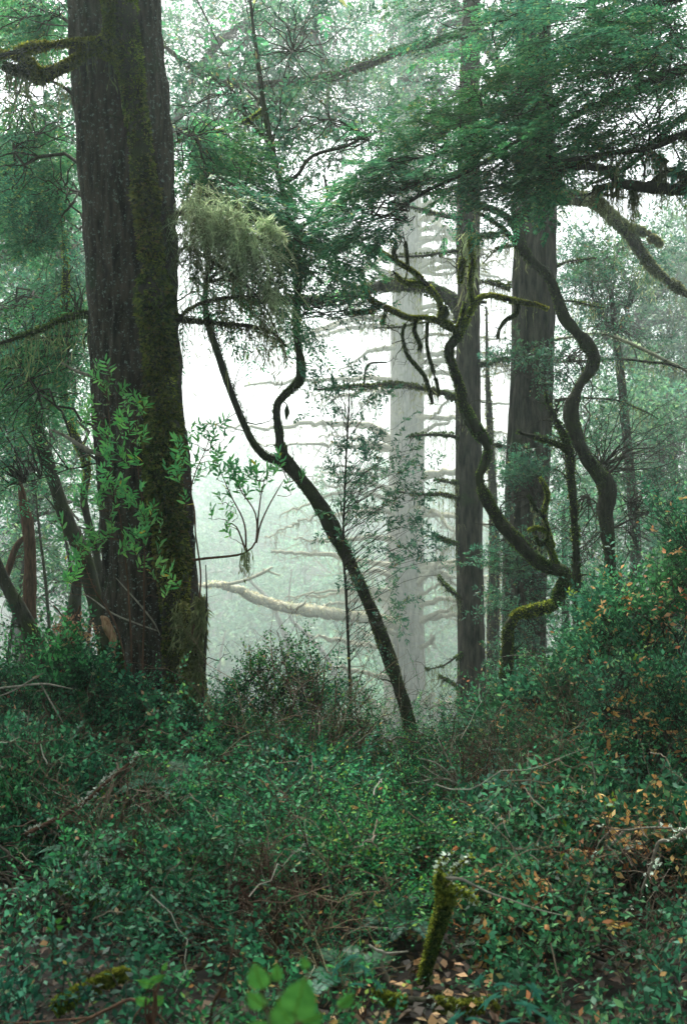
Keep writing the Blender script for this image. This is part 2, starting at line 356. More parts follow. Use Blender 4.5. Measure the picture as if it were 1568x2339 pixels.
# ------------------------------------------------------------------ trees
def merge_g(gs):
    V, Q, off = [], [], 0
    for a in gs:
        if a is None: continue
        v, q = a
        if len(v) == 0: continue
        V.append(v); Q.append(np.asarray(q) + off); off += len(v)
    return np.concatenate(V), np.concatenate(Q)
SP = {  # kinds of foliage: leaf size, twig length, leaves per twig ...
 'fir':  dict(tw=.001, btw=.0026, ns=17, sub=.6, n=14, ll=.04, lw=.02, ang=48, droop=.1, bdroop=.22, bflat=.8, flat=.8, taper=.2, jitter=.22, mat='fir_leaf', L=.55),
 'fir2': dict(tw=.001, btw=.0026, ns=14, sub=.6, n=11, ll=.05, lw=.02, ang=48, droop=.15, bdroop=.3, bflat=.75, flat=.7, taper=.2, jitter=.25, mat='fir_leaf', L=.7),
 'oak':  dict(ns=8, sub=.5, n=8, ll=.07, lw=.026, ang=50, droop=.1, bdroop=.1, bflat=.4, flat=.4, jitter=.45, mat='oak_leaf', L=.6),
 'oaks': dict(ns=6, sub=.6, n=6, ll=.055, lw=.02, ang=50, droop=.1, bdroop=.1, bflat=.4, flat=.4, jitter=.45, mat='oak_leaf', L=.45),
 'far':  dict(ns=8, sub=.5, n=6, ll=.28, lw=.12, ang=50, droop=.1, bdroop=.1, bflat=.4, flat=.4, jitter=.5, mat='far_leaf', L=1.9, twigs=False),
}
def crown(root, regs, attach, limb_r=.03, limb_mat='oak_bark', dirf=None, limb_n=26, name='crown', limbname='branch'):
    """regs: (species, n, x0, y0, x1, y1, d0, d1[, thr, k]); attach: points on the trunk that limbs leave from"""
    A = np.asarray(attach, float)[:, :3]; byleaf = {}; wood = []
    for rg in regs:
        sp = dict(SP[rg[0]]); mat = sp.pop('mat'); L = sp.pop('L'); thr = rg[8] if len(rg) > 8 else .45; k = rg[9] if len(rg) > 9 else 1.2
        S = fill(int(rg[1] * 1.9), *rg[2:8], thr=thr, k=k)
        if len(S) < 2: continue
        S = S[:rg[1]]
        nc = max(1, len(S) // limb_n); cen = S[rng.choice(len(S), nc, replace=False)]
        dd_ = np.sqrt(((cen[:, None] - A[None] - np.array([0, 0, .8])) ** 2).sum(-1)); j = np.argmin(dd_ * rng.uniform(.75, 1.5, dd_.shape), 1)
        K = 14; lp = bez(A[j], cen, K=K, sag=.1, jit=.07); Lb = np.linalg.norm(A[j] - cen, axis=1)
        rad = np.clip(limb_r * Lb / 3, .010, limb_r * 1.6)[:, None] * np.linspace(1, .35, K)[None]
        wood.append(btubes(lp, rad, sides=5))
        flat = lp[:, 3:].reshape(-1, 3)
        d2 = ((S[:, None] - flat[None]) ** 2).sum(-1); d2 = d2 + np.where(flat[None, :, 2] > S[:, None, 2] + .4, .5, 0); q = np.argmin(d2, 1); src = flat[q]
        wood.append(btubes(bez(src, S, K=6, sag=.04, jit=.08), np.linspace(.005, .003, 6)[None] * np.ones((len(S), 1)) * (1 + .05 * S[:, 1:2])))
        D = norm(S - src) * .8 + rng.normal(0, .35, S.shape)
        if dirf is not None: D = dirf(S, D)
        else: D[:, 2] += .1
        g, tw = branchlets(S, D, rng.uniform(.6, 1.15, len(S)) * L, **sp)
        byleaf.setdefault(mat, []).append(g); wood += tw
    for mat, gs in byleaf.items(): mesh(name, merge_g(gs), mat, root)
    mesh(limbname, merge_g(wood), limb_mat, root)

def trunk_tree(name, label, cat, path, d, mat, sides=10, step=.06, lump=.12, lumpk=7, seed=1, group=None, ridges=None, partname='trunk', base=None):
    pts = px(path, d); g0 = float(gz(pts[0, 0], pts[0, 1]))
    if pts[0, 2] > g0 - .15: pts = np.vstack([[pts[0, 0], pts[0, 1], g0 - .3 - .1 * pts[0, 3], pts[0, 3] * 1.15], pts])
    if mat == 'oak_bark': pts[1:-1, 3] *= np.random.default_rng(seed).uniform(.82, 1.2, len(pts) - 2)
    s = spline(pts, step)
    root = thing(name, label, cat, base if base is not None else pts[0, :3], group)
    mesh(partname, tube(pts, sides, step, lump, lumpk, ridges=ridges, seed=seed), mat, root, smooth=True)
    if mat == 'oak_bark':
        v_ = s[(s[:, 2] > gz(s[:, 0], s[:, 1]) + .6)][: -2]
        if len(v_) > 10:
            p, o_, T_, r_ = on_path(v_, 26); m_ = len(p); D_ = norm(o_ + T_ * .5 + rng.normal(0, .3, (m_, 3))); ln_ = rng.uniform(.03, .5, (m_, 1)) ** 1.4 * .9
            q_ = bez(p - o_ * .01, p + D_ * ln_, 7, .06, .1); e_ = q_[:, 3:].reshape(-1, 3)
            mesh('twig', merge_g([btubes(q_, np.linspace(.008, .0018, 7)[None] * rng.uniform(.5, 1.4, (m_, 1)), 5), btubes(bez(e_, e_ + rng.normal(0, .09, e_.shape), 4, .05, .1), np.linspace(.002, .001, 4)[None] * np.ones((len(e_), 1)), 3)]), mat, root)
    return root, s
def limb(root, path, d, mat='oak_bark', sides=8, lump=.2, seed=2, name='branch', moss=None, step=.04, mn=900, mL=.03, jit=.05, lich=0, lichL=.3, mossmat='moss', lichmat='lichen', bias=.3, tws=5, twl=.3):
    pts = px(path, d) if not isinstance(path, np.ndarray) else path
    o = mesh(name, tube(pts, sides, step, lump, 12, seed=seed, jit=jit), mat, root, smooth=True)
    s = spline(pts, step)
    if moss: mesh('moss', fuzz(s, int(moss), mL, bias=bias), mossmat, o)
    if tws:
        p, o_, T_, _ = on_path(s[len(s) // 6:], tws * max(1, len(s) // 16)); m_ = len(p); D_ = norm(o_ * .8 + T_ * rng.uniform(0, .9, (m_, 1)) + rng.normal(0, .35, (m_, 3)))
        q_ = bez(p - o_ * .004, p + D_ * rng.uniform(.15, 1, (m_, 1)) * twl * (1 + P(0, 0, 1)[1] * 0 + .04 * p[:, 1:2]), 7, .08, .12); g_ = [btubes(q_, np.linspace(.0036, .001, 7)[None] * (1 + .05 * p[:, 1:2]) * rng.uniform(.6, 1.3, (m_, 1)), 4)]
        e_ = q_[:, 2:6].reshape(-1, 3); g_.append(btubes(bez(e_, e_ + rng.normal(0, .06, e_.shape), 4, .05, .1), np.linspace(.0016, .0008, 4)[None] * np.ones((len(e_), 1)), 3)); mesh('twig', merge_g(g_), mat if mat != 'moss_limb' else 'mid_bark', o)
    if lich:
        p, _, _, _ = on_path(s, lich); mesh('hanging_lichen', merge_g(strands(p, rng.uniform(.2, 1.2, lich) * lichL)), lichmat, o)
    return s

def dirfir(tx, ty, dz=-.1, mix=.35):
    """fronds point away from the trunk at (tx, ty)"""
    def f(S, D):
        o = S - np.array([tx, ty, 0]); o[:, 2] = 0; o = norm(o); o = o + rng.normal(0, mix, o.shape); o[:, 2] = dz + rng.normal(0, .12, len(o)); return o
    return f

# ---- the big fir on the left
BIG = [(375, 2010, 285), (368, 1850, 262), (362, 1720, 244), (357, 1600, 222), (348, 1400, 205), (337, 1200, 196), (322, 1000, 196), (309, 800, 192), (297, 500, 194), (277, 250, 205), (262, 0, 198), (245, -300, 190), (230, -700, 170), (215, -1300, 140), (205, -2100, 100), (200, -3400, 40), (200, -4100, 6)]
big, sbig = trunk_tree('fir_tree', 'massive dark furrowed fir trunk close at left with a mossy stem running up its face', 'tree', BIG, 7.5, 'fir_bark', sides=230, step=.022, lump=.04, lumpk=1.5, seed=4, ridges=(.05, 13, 1.7))
cx_, cy_ = P(300, 0, 7.5)[0], 7.5
vis = sbig[(sbig[:, 2] > 1.5) & (sbig[:, 2] < 7)]
att = vis[::20]
# lichen and moss on the bark
g = fuzz(sbig[(sbig[:, 2] > -.8) & (sbig[:, 2] < 5.8)], 12000, .013, wd=.8, bias=0, hang=.1); kk_ = np.repeat(vnoise(g[0].reshape(-1, 4, 3)[:, 0] * [3.2, 3.2, 1.3]) > .56, 4); g = (g[0][kk_], np.arange(kk_.sum()).reshape(-1, 4)); mesh('lichen', g, leafmat('bark_lichen', [(0, (.02, .035, .025)), (.55, (.06, .08, .065)), (1, (.38, .45, .4))], trans=.1, rough=.9, spec=.1), big)
# boughs seen on each side of the trunk
limb(big, [(400, 728, 18), (450, 733, 13), (500, 740, 11), (575, 750, 9), (625, 770, 7), (650, 795, 4)], 7.4, 'dark_twig', lich=60, lichL=.3, seed=5, moss=1200, mL=.018, mossmat='dark_moss')
limb(big, [(410, 730, 12), (425, 712, 9), (475, 688, 7), (540, 678, 6), (620, 673, 3)], 7.4, 'dark_twig', lich=45, lichL=.25, seed=6, moss=900, mL=.018, mossmat='dark_moss')
limb(big, [(375, 487, 14), (465, 487, 8), (540, 500, 7), (650, 530, 6), (705, 560, 3)], 7.3, 'dark_twig', lich=30, lichL=.2, seed=7)
limb(big, [(420, 560, 10), (480, 590, 8), (540, 630, 7), (590, 690, 5), (640, 770, 3)], 7.2, 'dark_twig', lich=60, lichL=.4, seed=8)
limb(big, [(225, 712, 13), (150, 725, 10), (100, 750, 9), (25, 775, 8), (-60, 800, 6)], 7.4, 'oak_bark', lich=70, lichL=.35, seed=9, moss=1500, mL=.025, mossmat='dark_moss')
limb(big, [(200, 250, 10), (160, 210, 8), (130, 190, 6), (60, 160, 4), (0, 150, 3)], 7.4, 'dark_twig', seed=10, lich=30)
limb(big, [(215, 860, 9), (180, 850, 7), (140, 830, 4)], 7.4, 'pale_twig', seed=11)
limb(big, [(232, 1040, 11), (190, 1025, 10), (150, 1000, 8), (115, 985, 4)], 7.3, 'pale_twig', seed=12)
limb(big, [(200, 50, 26), (185, 20, 20), (170, -40, 16)], 7.3, 'dark_twig', seed=13)
# pale lichen bough hanging right of the trunk
def pale_bough():
    root_pts = []
    for (a, b, L, n, dd) in [((430, 480), (600, 620), .28, 200, 7.1), ((430, 465), (570, 520), .16, 170, 7.0), ((550, 520), (622, 690), .3, 170, 7.1), ((420, 500), (430, 700), .5, 80, 7.2), ((560, 560), (640, 790), .3, 100, 7.15)]:
        t = rng.random(n)[:, None]; p0 = P(*a, dd); p1 = P(*b, dd); q = p0 * (1 - t) + p1 * t; q[:, 2] += (.12 * np.sin(np.pi * t))[:, 0]
        q += rng.normal(0, .07, q.shape); root_pts.append((q, L))
    return root_pts
pb = pale_bough()
gs, g2 = [], []
for k, (q, L) in enumerate(pb):
    q = q + rng.normal(0, .035, q.shape); q = q[vnoise(q * 6.5 + 3) > .54]; m = len(q) // (2 if k in (0, 1, 2) else 8)
    gs += strands(q[:m], rng.uniform(.25, 1, m) * L, w0=.0026, wig=.16, side=12); g2 += strands(q[m:], rng.uniform(.3, 1.1, len(q) - m) * L * 1.2, w0=.0024, wig=.14, side=9)
    if k < 3:   # fuzzy lichen-coated sprays fanning out and down
        D = np.tile([.5, -.1, -.35], (m, 1)) + rng.normal(0, .3, (m, 3)); D[: m // 4, 0] *= -1; D[:m // 4, 2] -= .3
        a_, b_ = sprays(q[:m], D, rng.uniform(.12, .36, m), 26, .03, .006, ang=60, droop=.5, flat=.2, jitter=.5, tw=.003); gs += [a_, b_]
for pa in ([(420, 492, 10), (465, 470, 12), (520, 478, 14), (560, 515, 14), (590, 570, 12), (608, 640, 9), (622, 700, 5)], [(470, 500, 8), (520, 540, 10), (555, 600, 9), (570, 660, 5)], [(450, 560, 7), (480, 530, 8), (530, 528, 8), (570, 540, 5)], [(590, 500, 6), (620, 520, 6), (650, 545, 4)]):
    gs.append(fuzz(spline(px(pa, 7.0), .04), 520, .08, wd=.07, bias=.1, hang=.9))
mesh('pale_lichen', merge_g(gs), 'pale_moss', big); mesh('hanging_lichen', merge_g(g2), 'lichen', big)
# green boughs
SP['firl'] = dict(SP['fir2'], ll=.055, lw=.017, bdroop=.5, droop=.3)
crown(big, [('fir', 50, 380, 360, 640, 500, 7.3, 8.9, .46, 1.4), ('fir', 30, 560, 500, 800, 620, 7.5, 9, .42, 1.4), ('firl', 40, 400, 500, 600, 680, 7.6, 8.6, .4), ('fir', 46, 380, 250, 520, 420, 7.5, 9, .46),
            ('fir', 90, -40, 180, 185, 560, 7.8, 10, .42, 1.4), ('fir', 50, -60, -80, 190, 130, 7, 9.5, .42), ('firl', 70, -40, 640, 200, 1000, 7.6, 9, .47, 1.5), ('firl', 40, -60, 820, 110, 1120, 6.6, 8, .42), ('firl', 40, 120, 560, 215, 900, 7.7, 8.6, .45)],
      att, limb_r=.022, limb_mat='dark_twig', dirf=dirfir(cx_, cy_, -.25), limb_n=16, limbname='bough')
# the high crown of this tree, above the picture
def high_crown(root, tx, ty, z0, z1, rad, n, L=1.5, seed=0):
    S = []
    while len(S) < n:
        z = rng.uniform(z0, z1); a = rng.uniform(0, 2 * np.pi); rr = rad * (1 - (z - z0) / (z1 - z0 + 4)) * np.sqrt(rng.uniform(.03, 1)); S.append((tx + rr * np.cos(a), ty + rr * np.sin(a), z - .16 * rr))
    S = np.array(S); S = S[vnoise(S * .7 + seed) > .33]
    D = S - np.array([tx, ty, 0]); D[:, 2] = 0; D = norm(D) + rng.normal(0, .3, D.shape); D[:, 2] -= .15
    g, tw = branchlets(S, D, rng.uniform(.7, 1.2, len(S)) * L, 10, .6, n=8, ll=.15, lw=.06, ang=50, droop=.15, bdroop=.25, bflat=.85, flat=.8, twigs=False, btw=.012)
    m = max(8, n // 30); c = S[rng.choice(len(S), m)]; a0 = np.stack([np.full(m, tx), np.full(m, ty), c[:, 2] + .16 * np.hypot(c[:, 0] - tx, c[:, 1] - ty)], 1)
    mesh('high_crown', g, 'fir_leaf', root); mesh('high_bough', merge_g([btubes(bez(a0, c, 10, .02, .03), np.linspace(.06, .02, 10)[None] * np.ones((m, 1)), 5)] + tw), 'dark_twig', root)
high_crown(big, cx_ - .2, cy_, 7.6, 19, 5.2, 300, seed=3)

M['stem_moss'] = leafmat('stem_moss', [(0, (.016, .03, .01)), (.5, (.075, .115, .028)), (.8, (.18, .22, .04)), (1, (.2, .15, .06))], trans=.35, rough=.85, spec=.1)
# ---- mossy stem climbing the face of the big fir, with the curling mossy bough
MS = [(410, 1750, 44, 6.9), (405, 1600, 46, 6.95), (400, 1450, 50, 7.0), (398, 1350, 54), (392, 1280, 60), (384, 1180, 64), (374, 1080, 70), (372, 1000, 80), (368, 920, 78), (362, 820, 56), (356, 740, 66), (350, 680, 74), (344, 600, 50), (339, 500, 44), (330, 420, 44), (320, 320, 46), (308, 240, 48), (298, 160, 50), (292, 90, 46), (284, 0, 44), (276, -150, 40), (262, -500, 34), (240, -900, 20)]
mstem, sms = trunk_tree('mossy_tree', 'slim moss-covered stem climbing the massive fir, its bough curling out left', 'tree', [(q_[0], q_[1], q_[2] * 1.06, *q_[3:]) for q_ in MS], 7.02, 'oak_bark', sides=20, step=.03, lump=.22, lumpk=9, seed=8, base=P(410, 1750, 6.9))
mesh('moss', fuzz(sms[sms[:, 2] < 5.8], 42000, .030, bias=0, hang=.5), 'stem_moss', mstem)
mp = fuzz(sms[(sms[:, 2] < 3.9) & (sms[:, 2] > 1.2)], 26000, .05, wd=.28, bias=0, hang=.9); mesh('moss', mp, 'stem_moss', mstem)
# brighter moss along its right edge
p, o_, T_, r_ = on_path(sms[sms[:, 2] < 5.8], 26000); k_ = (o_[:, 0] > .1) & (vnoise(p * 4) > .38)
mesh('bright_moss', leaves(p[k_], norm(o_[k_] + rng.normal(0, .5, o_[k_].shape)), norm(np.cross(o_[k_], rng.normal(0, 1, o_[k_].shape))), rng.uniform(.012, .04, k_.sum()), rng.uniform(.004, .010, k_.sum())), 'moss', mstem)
limb(mstem, [(297, 200, 26), (285, 165, 24), (270, 135, 22), (240, 112, 22), (210, 108, 20), (182, 130, 18), (155, 148, 18), (120, 165, 17), (88, 174, 20), (74, 160, 16), (56, 135, 14), (25, 125, 13), (-15, 132, 12), (-90, 150, 8)], 7.0, seed=14, moss=15000, mL=.032, mossmat='moss', lich=60, lichL=.22, bias=.5)
limb(mstem, [(240, -60, 14), (248, 0, 16), (250, 60, 18), (242, 92, 18), (215, 97, 13), (180, 97, 12), (140, 102, 11), (95, 106, 11), (50, 114, 10), (0, 126, 9), (-60, 135, 6)], 6.95, seed=15, moss=9000, mL=.028, mossmat='moss', lich=40, lichL=.2, bias=.5)
limb(mstem, [(12, 150, 10), (30, 160, 12), (60, 160, 10), (75, 165, 8)], 6.98, seed=16, moss=2600, mL=.03, mossmat='dark_moss', lich=40, lichL=.35)

# ---- leaning forked oak in the middle
LO = [(960, 1760, 38), (940, 1680, 36), (921, 1600, 33), (893, 1520, 31), (866, 1440, 31), (835, 1362, 31), (801, 1290, 31), (765, 1220, 31), (728, 1150, 29), (690, 1100, 28), (662, 1065, 30), (642, 1030, 25), (637, 985, 22), (632, 930, 20), (650, 902, 20), (680, 875, 20), (688, 850, 20), (682, 795, 18), (676, 740, 18), (680, 680, 18), (680, 620, 17), (668, 560, 17), (656, 480, 15), (641, 420, 15), (626, 360, 13), (604, 250, 12), (590, 150, 10), (578, 60, 8), (565, -60, 5)]
oak, soak = trunk_tree('oak_tree', 'dark leaning oak with a crooked forked trunk standing in the foggy clearing', 'tree', LO, 8.5, 'oak_bark', sides=14, step=.03, lump=.28, lumpk=8, seed=20)
mesh('moss', fuzz(soak[soak[:, 2] < 4.0], 15000, .014, bias=0), 'dark_moss', oak)
s2 = limb(oak, [(655, 1062, 24), (628, 1050, 20), (605, 1040, 18), (583, 1015, 17), (560, 970, 16), (540, 920, 16), (520, 870, 16), (500, 810, 17), (488, 770, 17), (478, 735, 15), (472, 690, 12), (470, 620, 9), (480, 540, 6)], 8.5, seed=21, moss=5000, mL=.014, mossmat='dark_moss')
limb(oak, [(668, 560, 11), (690, 520, 9), (722, 490, 8), (750, 450, 7), (745, 400, 5)], 8.5, seed=22)
limb(oak, [(641, 420, 11), (680, 400, 9), (720, 360, 8), (790, 330, 7), (840, 300, 5)], 8.7, seed=23)
limb(oak, [(604, 250, 9), (560, 280, 8), (500, 300, 7), (440, 310, 6), (390, 330, 4)], 8.6, seed=24, moss=1500, mL=.02)
limb(oak, [(626, 360, 9), (600, 310, 8), (540, 240, 5), (520, 180, 4)], 8.4, seed=25)
limb(oak, [(700, 1105, 7), (660, 1080, 6), (650, 1010, 3)], 8.45, 'dark_twig', seed=26)
# little stubs of moss and a hanging ball of moss beside the fork
ball = px([(642, 918, 3), (650, 919, 3), (655, 925, 3), (655, 933, 9), (655, 943, 12), (654, 953, 6), (654, 960, 2)], 8.4); mesh('moss', [tube(ball, 8, .01, .2, 30), ], 'dark_moss', oak, smooth=True)
SP['top'] = dict(SP['oak'], ll=.062, lw=.026, n=8, ns=8)
crown(oak, [('top', 60, 380, 150, 680, 420, 8.0, 10.5, .47, 1.3), ('top', 50, 500, -20, 800, 240, 8.5, 11, .47, 1.3), ('top', 40, 640, 200, 900, 420, 8.5, 10.5, .5, 1.4), ('oaks', 30, 660, 660, 780, 740, 8.4, 9, .5)],
      soak[(soak[:, 2] > 3.2)][::8], limb_r=.02, limb_mat='oak_bark')
S = px([(840, 1400, 4), (835, 1440, 4), (850, 1470, 4), (845, 1510, 4), (830, 1560, 4), (855, 1545, 4), (820, 1420, 4), (860, 1600, 4), (870, 1580, 4), (905, 1500, 4), (930, 1580, 4), (800, 1390, 4)], 8.35)[:, :3]
S = np.repeat(S, 4, 0) + rng.normal(0, .06, (48, 3)); g, tw = sprays(S, rng.normal(0, .6, (48, 3)) + [-.3, 0, -.5], .22, 10, .035, .012, jitter=.4); mesh('leafy_shoot', g, 'oak_leaf', oak); mesh('twig', tw, 'dark_twig', oak)

# ---- slender sapling with narrow leaves
sap, ssap = trunk_tree('sapling', 'slender sapling with sparse narrow leaves just right of the leaning oak', 'sapling', [(805, 1760, 8), (800, 1600, 8), (792, 1400, 7), (784, 1250, 6), (786, 1150, 6), (790, 1050, 5), (795, 950, 4), (798, 880, 2)], 8.2, 'dark_twig', sides=6, step=.05, seed=30, partname='stem')
def sapling_foliage(root, s, specs, mat='oak_leaf', ll=.06, lw=.012, n=7, L=.24, ns=7, sub=.5):
    G, Wd = [], []
    for (x0, y0, x1, y1, m, d0, d1) in specs:
        S = fill(int(m * 1.6), x0, y0, x1, y1, d0, d1, thr=.42, k=2.2)[:m]
        a = s[:, :3]; hi = a[None, :, 2] < S[:, None, 2] - .05; j = np.argmin(((S[:, None] - a[None] - np.array([0, 0, .3])) ** 2).sum(-1) + np.where(hi, 0, .6), 1); src = a[j]
        Wd.append(btubes(bez(src, S, 6, .03, .05), np.linspace(.003, .0015, 6)[None] * np.ones((len(S), 1))))
        D = norm(S - src) * .5 + rng.normal(0, .55, S.shape); D[:, 2] += .1
        g, tw = branchlets(S, D, rng.uniform(.7, 1.2, len(S)) * L, ns, sub, n=n, ll=ll, lw=lw, ang=45, droop=.1, bdroop=.05, bflat=.5, flat=.4, jitter=.5, tw=.001, btw=.0016)
        G.append(g); Wd += tw
    mesh('foliage', merge_g(G), mat, root); mesh('twig', merge_g(Wd), 'dark_twig', root)
sapling_foliage(sap, ssap, [(650, 820, 900, 1000, 44, 7.8, 8.7), (680, 960, 970, 1130, 56, 7.7, 8.8), (740, 1080, 970, 1260, 52, 7.8, 8.8), (780, 1180, 1010, 1400, 30, 7.8, 8.8), (860, 1340, 960, 1440, 12, 8, 8.5)], n=7, ll=.05, lw=.015, L=.2, ns=6)

# ---- the great pale fir far off in the fog, with its long bare limbs
DF = 74.0; DS = DF / 48
FF = [(928, 2000, 108), (925, 1800, 100), (924, 1600, 94), (923, 1400, 90), (925, 1200, 82), (929, 1000, 75), (929, 800, 73), (930, 600, 64), (932, 400, 56), (932, 200, 50), (932, 0, 42), (933, -300, 30), (934, -650, 10)]
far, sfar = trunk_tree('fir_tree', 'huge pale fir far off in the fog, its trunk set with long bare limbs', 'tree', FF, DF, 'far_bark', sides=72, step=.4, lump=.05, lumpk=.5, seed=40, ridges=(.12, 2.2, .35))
def pl(path, d): return [(x, y, w_, d + dd * DS) for (x, y, w_, dd) in path]
FAR = [
 [(900, 1012, 26, 0), (872, 990, 22, 0), (845, 975, 18, 0), (800, 970, 14, -1), (740, 968, 12, -2), (640, 976, 9, -3), (540, 975, 6, -4), (460, 970, 4, -5)],
 [(900, 868, 12, 0), (840, 862, 12, -1), (760, 868, 10, -2), (660, 872, 8, -3), (560, 880, 5, -4)],
 [(900, 1290, 14, -1), (850, 1285, 12, -1), (740, 1268, 10, -2), (620, 1257, 7, -3)],
 [(900, 1478, 14, -1), (830, 1473, 12, -1), (760, 1460, 10, -2), (705, 1450, 5, -3)],
 [(900, 1548, 12, -1), (850, 1540, 11, -1), (790, 1525, 9, -2), (750, 1520, 5, -3)],
 [(900, 1650, 14, -1), (870, 1620, 16, -1), (835, 1590, 15, -2), (808, 1560, 12, -2)],
 [(950, 1000, 16, -1), (985, 975, 10, -2), (1025, 960, 6, -3)],
 [(950, 1095, 24, 0), (990, 1082, 20, 0), (1040, 1078, 14, -1), (1090, 1085, 8, -1)],
 [(955, 1160, 14, -1), (1000, 1175, 10, -2), (1035, 1215, 7, -3)],
 [(955, 1330, 14, -1), (985, 1300, 12, -2), (1020, 1250, 10, -3), (1045, 1200, 6, -3)],
 [(960, 1420, 14, -1), (1000, 1400, 10, -2), (1045, 1378, 9, -3)],
 [(955, 1360, 9, -1), (985, 1345, 8, -2), (1030, 1320, 5, -3)],
 [(960, 1480, 10, -1), (985, 1465, 12, -2), (990, 1455, 8, -3)],
 [(960, 1610, 12, -1), (975, 1600, 12, -2), (988, 1585, 10, -3)],
 [(950, 950, 10, -1), (985, 955, 8, -2), (1010, 925, 6, -3), (1045, 880, 4, -3)],
 [(900, 1150, 14, -1), (850, 1130, 10, -2), (780, 1125, 8, -3), (700, 1150, 6, -3), (640, 1175, 3, -4)],
 [(900, 1080, 10, -1), (850, 1085, 8, -2), (800, 1065, 6, -3), (720, 1070, 4, -3)],
 [(900, 730, 10, 0), (860, 745, 9, -1), (800, 735, 6, -2), (750, 725, 4, -3)],
 [(905, 560, 12, 0), (860, 600, 9, -1), (800, 620, 7, -2), (740, 640, 4, -3)],
 [(950, 560, 10, -1), (1000, 545, 8, -1), (1060, 540, 7, -2), (1130, 548, 4, -2)],
 [(950, 620, 9, -1), (1010, 625, 8, -1), (1080, 615, 5, -2), (1150, 640, 3, -2)],
 [(955, 480, 12, -1), (1000, 460, 9, -1), (1060, 470, 7, -2), (1120, 500, 4, -2)],
 [(905, 480, 12, -1), (850, 470, 9, -1), (790, 430, 7, -2), (700, 440, 4, -3)],
 [(905, 410, 10, -1), (860, 380, 9, -1), (800, 370, 6, -2), (750, 400, 4, -3)],
 [(950, 860, 10, -1), (1000, 830, 8, -1), (1030, 780, 5, -2)],
 [(955, 770, 9, -1), (1000, 765, 8, -1), (1100, 770, 6, -2), (1180, 780, 3, -2)],
 [(905, 330, 10, -1), (850, 270, 8, -1), (790, 250, 6, -2), (720, 260, 4, -3)],
 [(955, 330, 10, -1), (1010, 290, 8, -1), (1060, 300, 5, -2)],
]
for k in range(56):
    y_ = rng.uniform(350, 1650); sd = rng.choice([-1, 1]); L_ = rng.uniform(80, 330) * (1 if y_ > 500 else .8); dy = rng.uniform(-30, 45); x_ = 929 + sd * 30
    FAR.append([(x_, y_, 13, -1), (x_ + sd * L_ * .3, y_ + dy * .3 - 8, 11, -2), (x_ + sd * L_ * .65, y_ + dy * .8 + rng.normal(0, 6), 6, -2 + rng.uniform(-2, 2)), (x_ + sd * L_, y_ + dy + rng.normal(0, 14), 3, -3 + rng.uniform(-3, 3))])
for k, pth in enumerate(FAR):
    pts = px(pl(pth, DF)); s = spline(pts, .35); gs = [tube(pts, 7, .35, .15, 2, seed=k, jit=.4)]
    # dead side twigs
    m = max(6, int(len(s) * .55)); i = rng.integers(2, len(s), m); q = s[i, :3]
    D = norm(rng.normal(0, 1, (m, 3)) * [1, .8, .5] - [0, 0, .45]); E = q + D * rng.uniform(.6, 3.6, m)[:, None]
    gs.append(btubes(bez(q, E, 5, -.1, .08), np.linspace(.032, .014, 5)[None] * np.ones((m, 1))))
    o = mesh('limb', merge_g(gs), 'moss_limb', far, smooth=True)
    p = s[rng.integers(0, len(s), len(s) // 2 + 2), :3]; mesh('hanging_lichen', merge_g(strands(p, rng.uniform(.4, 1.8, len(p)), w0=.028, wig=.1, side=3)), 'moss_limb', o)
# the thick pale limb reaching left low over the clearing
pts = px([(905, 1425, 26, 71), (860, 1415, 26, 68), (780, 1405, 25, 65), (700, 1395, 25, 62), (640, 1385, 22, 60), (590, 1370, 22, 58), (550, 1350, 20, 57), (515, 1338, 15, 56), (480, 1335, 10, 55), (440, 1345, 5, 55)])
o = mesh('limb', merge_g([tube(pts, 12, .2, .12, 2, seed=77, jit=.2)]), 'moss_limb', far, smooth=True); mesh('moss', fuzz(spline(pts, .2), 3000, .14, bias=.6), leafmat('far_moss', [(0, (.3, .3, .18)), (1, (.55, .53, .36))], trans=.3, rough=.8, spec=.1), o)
for k, pth in enumerate([[(515, 1335, 10, 56), (560, 1325, 8, 55), (600, 1308, 8, 54), (622, 1295, 5, 54)], [(672, 1392, 8, 61), (695, 1378, 6, 60), (697, 1370, 3, 60)], [(600, 1300, 6, 54), (640, 1315, 4, 54)]]):
    mesh('limb', tube(px(pth), 6, .1, .1, 3, seed=k), 'moss_limb', far, smooth=True)
crown(far, [('far', 90, 820, -150, 1060, 130, 68, 80, .45, .2), ('far', 40, 1000, 20, 1080, 140, 68, 76, .4, .2), ('far', 40, 760, 150, 960, 330, 68, 80, .52, .2), ('far', 30, 700, 1090, 900, 1150, 67, 72, .45, .2)], sfar[::8], limb_r=.1, limb_mat='far_bark')
high_f = P(932, -250, DF)

# ---- the two nearer firs right of centre
A_ = [(1082, 2000, 82), (1080, 1800, 70), (1077, 1640, 62), (1074, 1400, 57), (1072, 1200, 57), (1069, 1000, 55), (1067, 800, 52), (1067, 600, 50), (1070, 400, 47), (1072, 200, 42), (1075, 0, 37), (1078, -300, 30), (1080, -800, 20), (1080, -1300, 6)]
DA = 16.0
fa, sfa = trunk_tree('fir_tree', 'straight grey-brown fir trunk, the slimmer of the two beside each other right of centre', 'tree', A_, DA, 'mid_bark', sides=90, step=.07, lump=.05, lumpk=1.5, seed=50, ridges=(.045, 8, .9))
limb(fa, [(1066, 760, 34), (1052, 715, 36), (1035, 690, 34), (1005, 670, 30), (960, 655, 28), (900, 650, 27), (850, 660, 25), (800, 675, 23), (760, 684, 21), (720, 686, 20), (660, 684, 18), (600, 690, 12), (540, 685, 7)], DA, 'mid_bark', sides=12, seed=51, lich=150, lichL=.5, moss=3500, mL=.05, mossmat='dark_moss', step=.07)
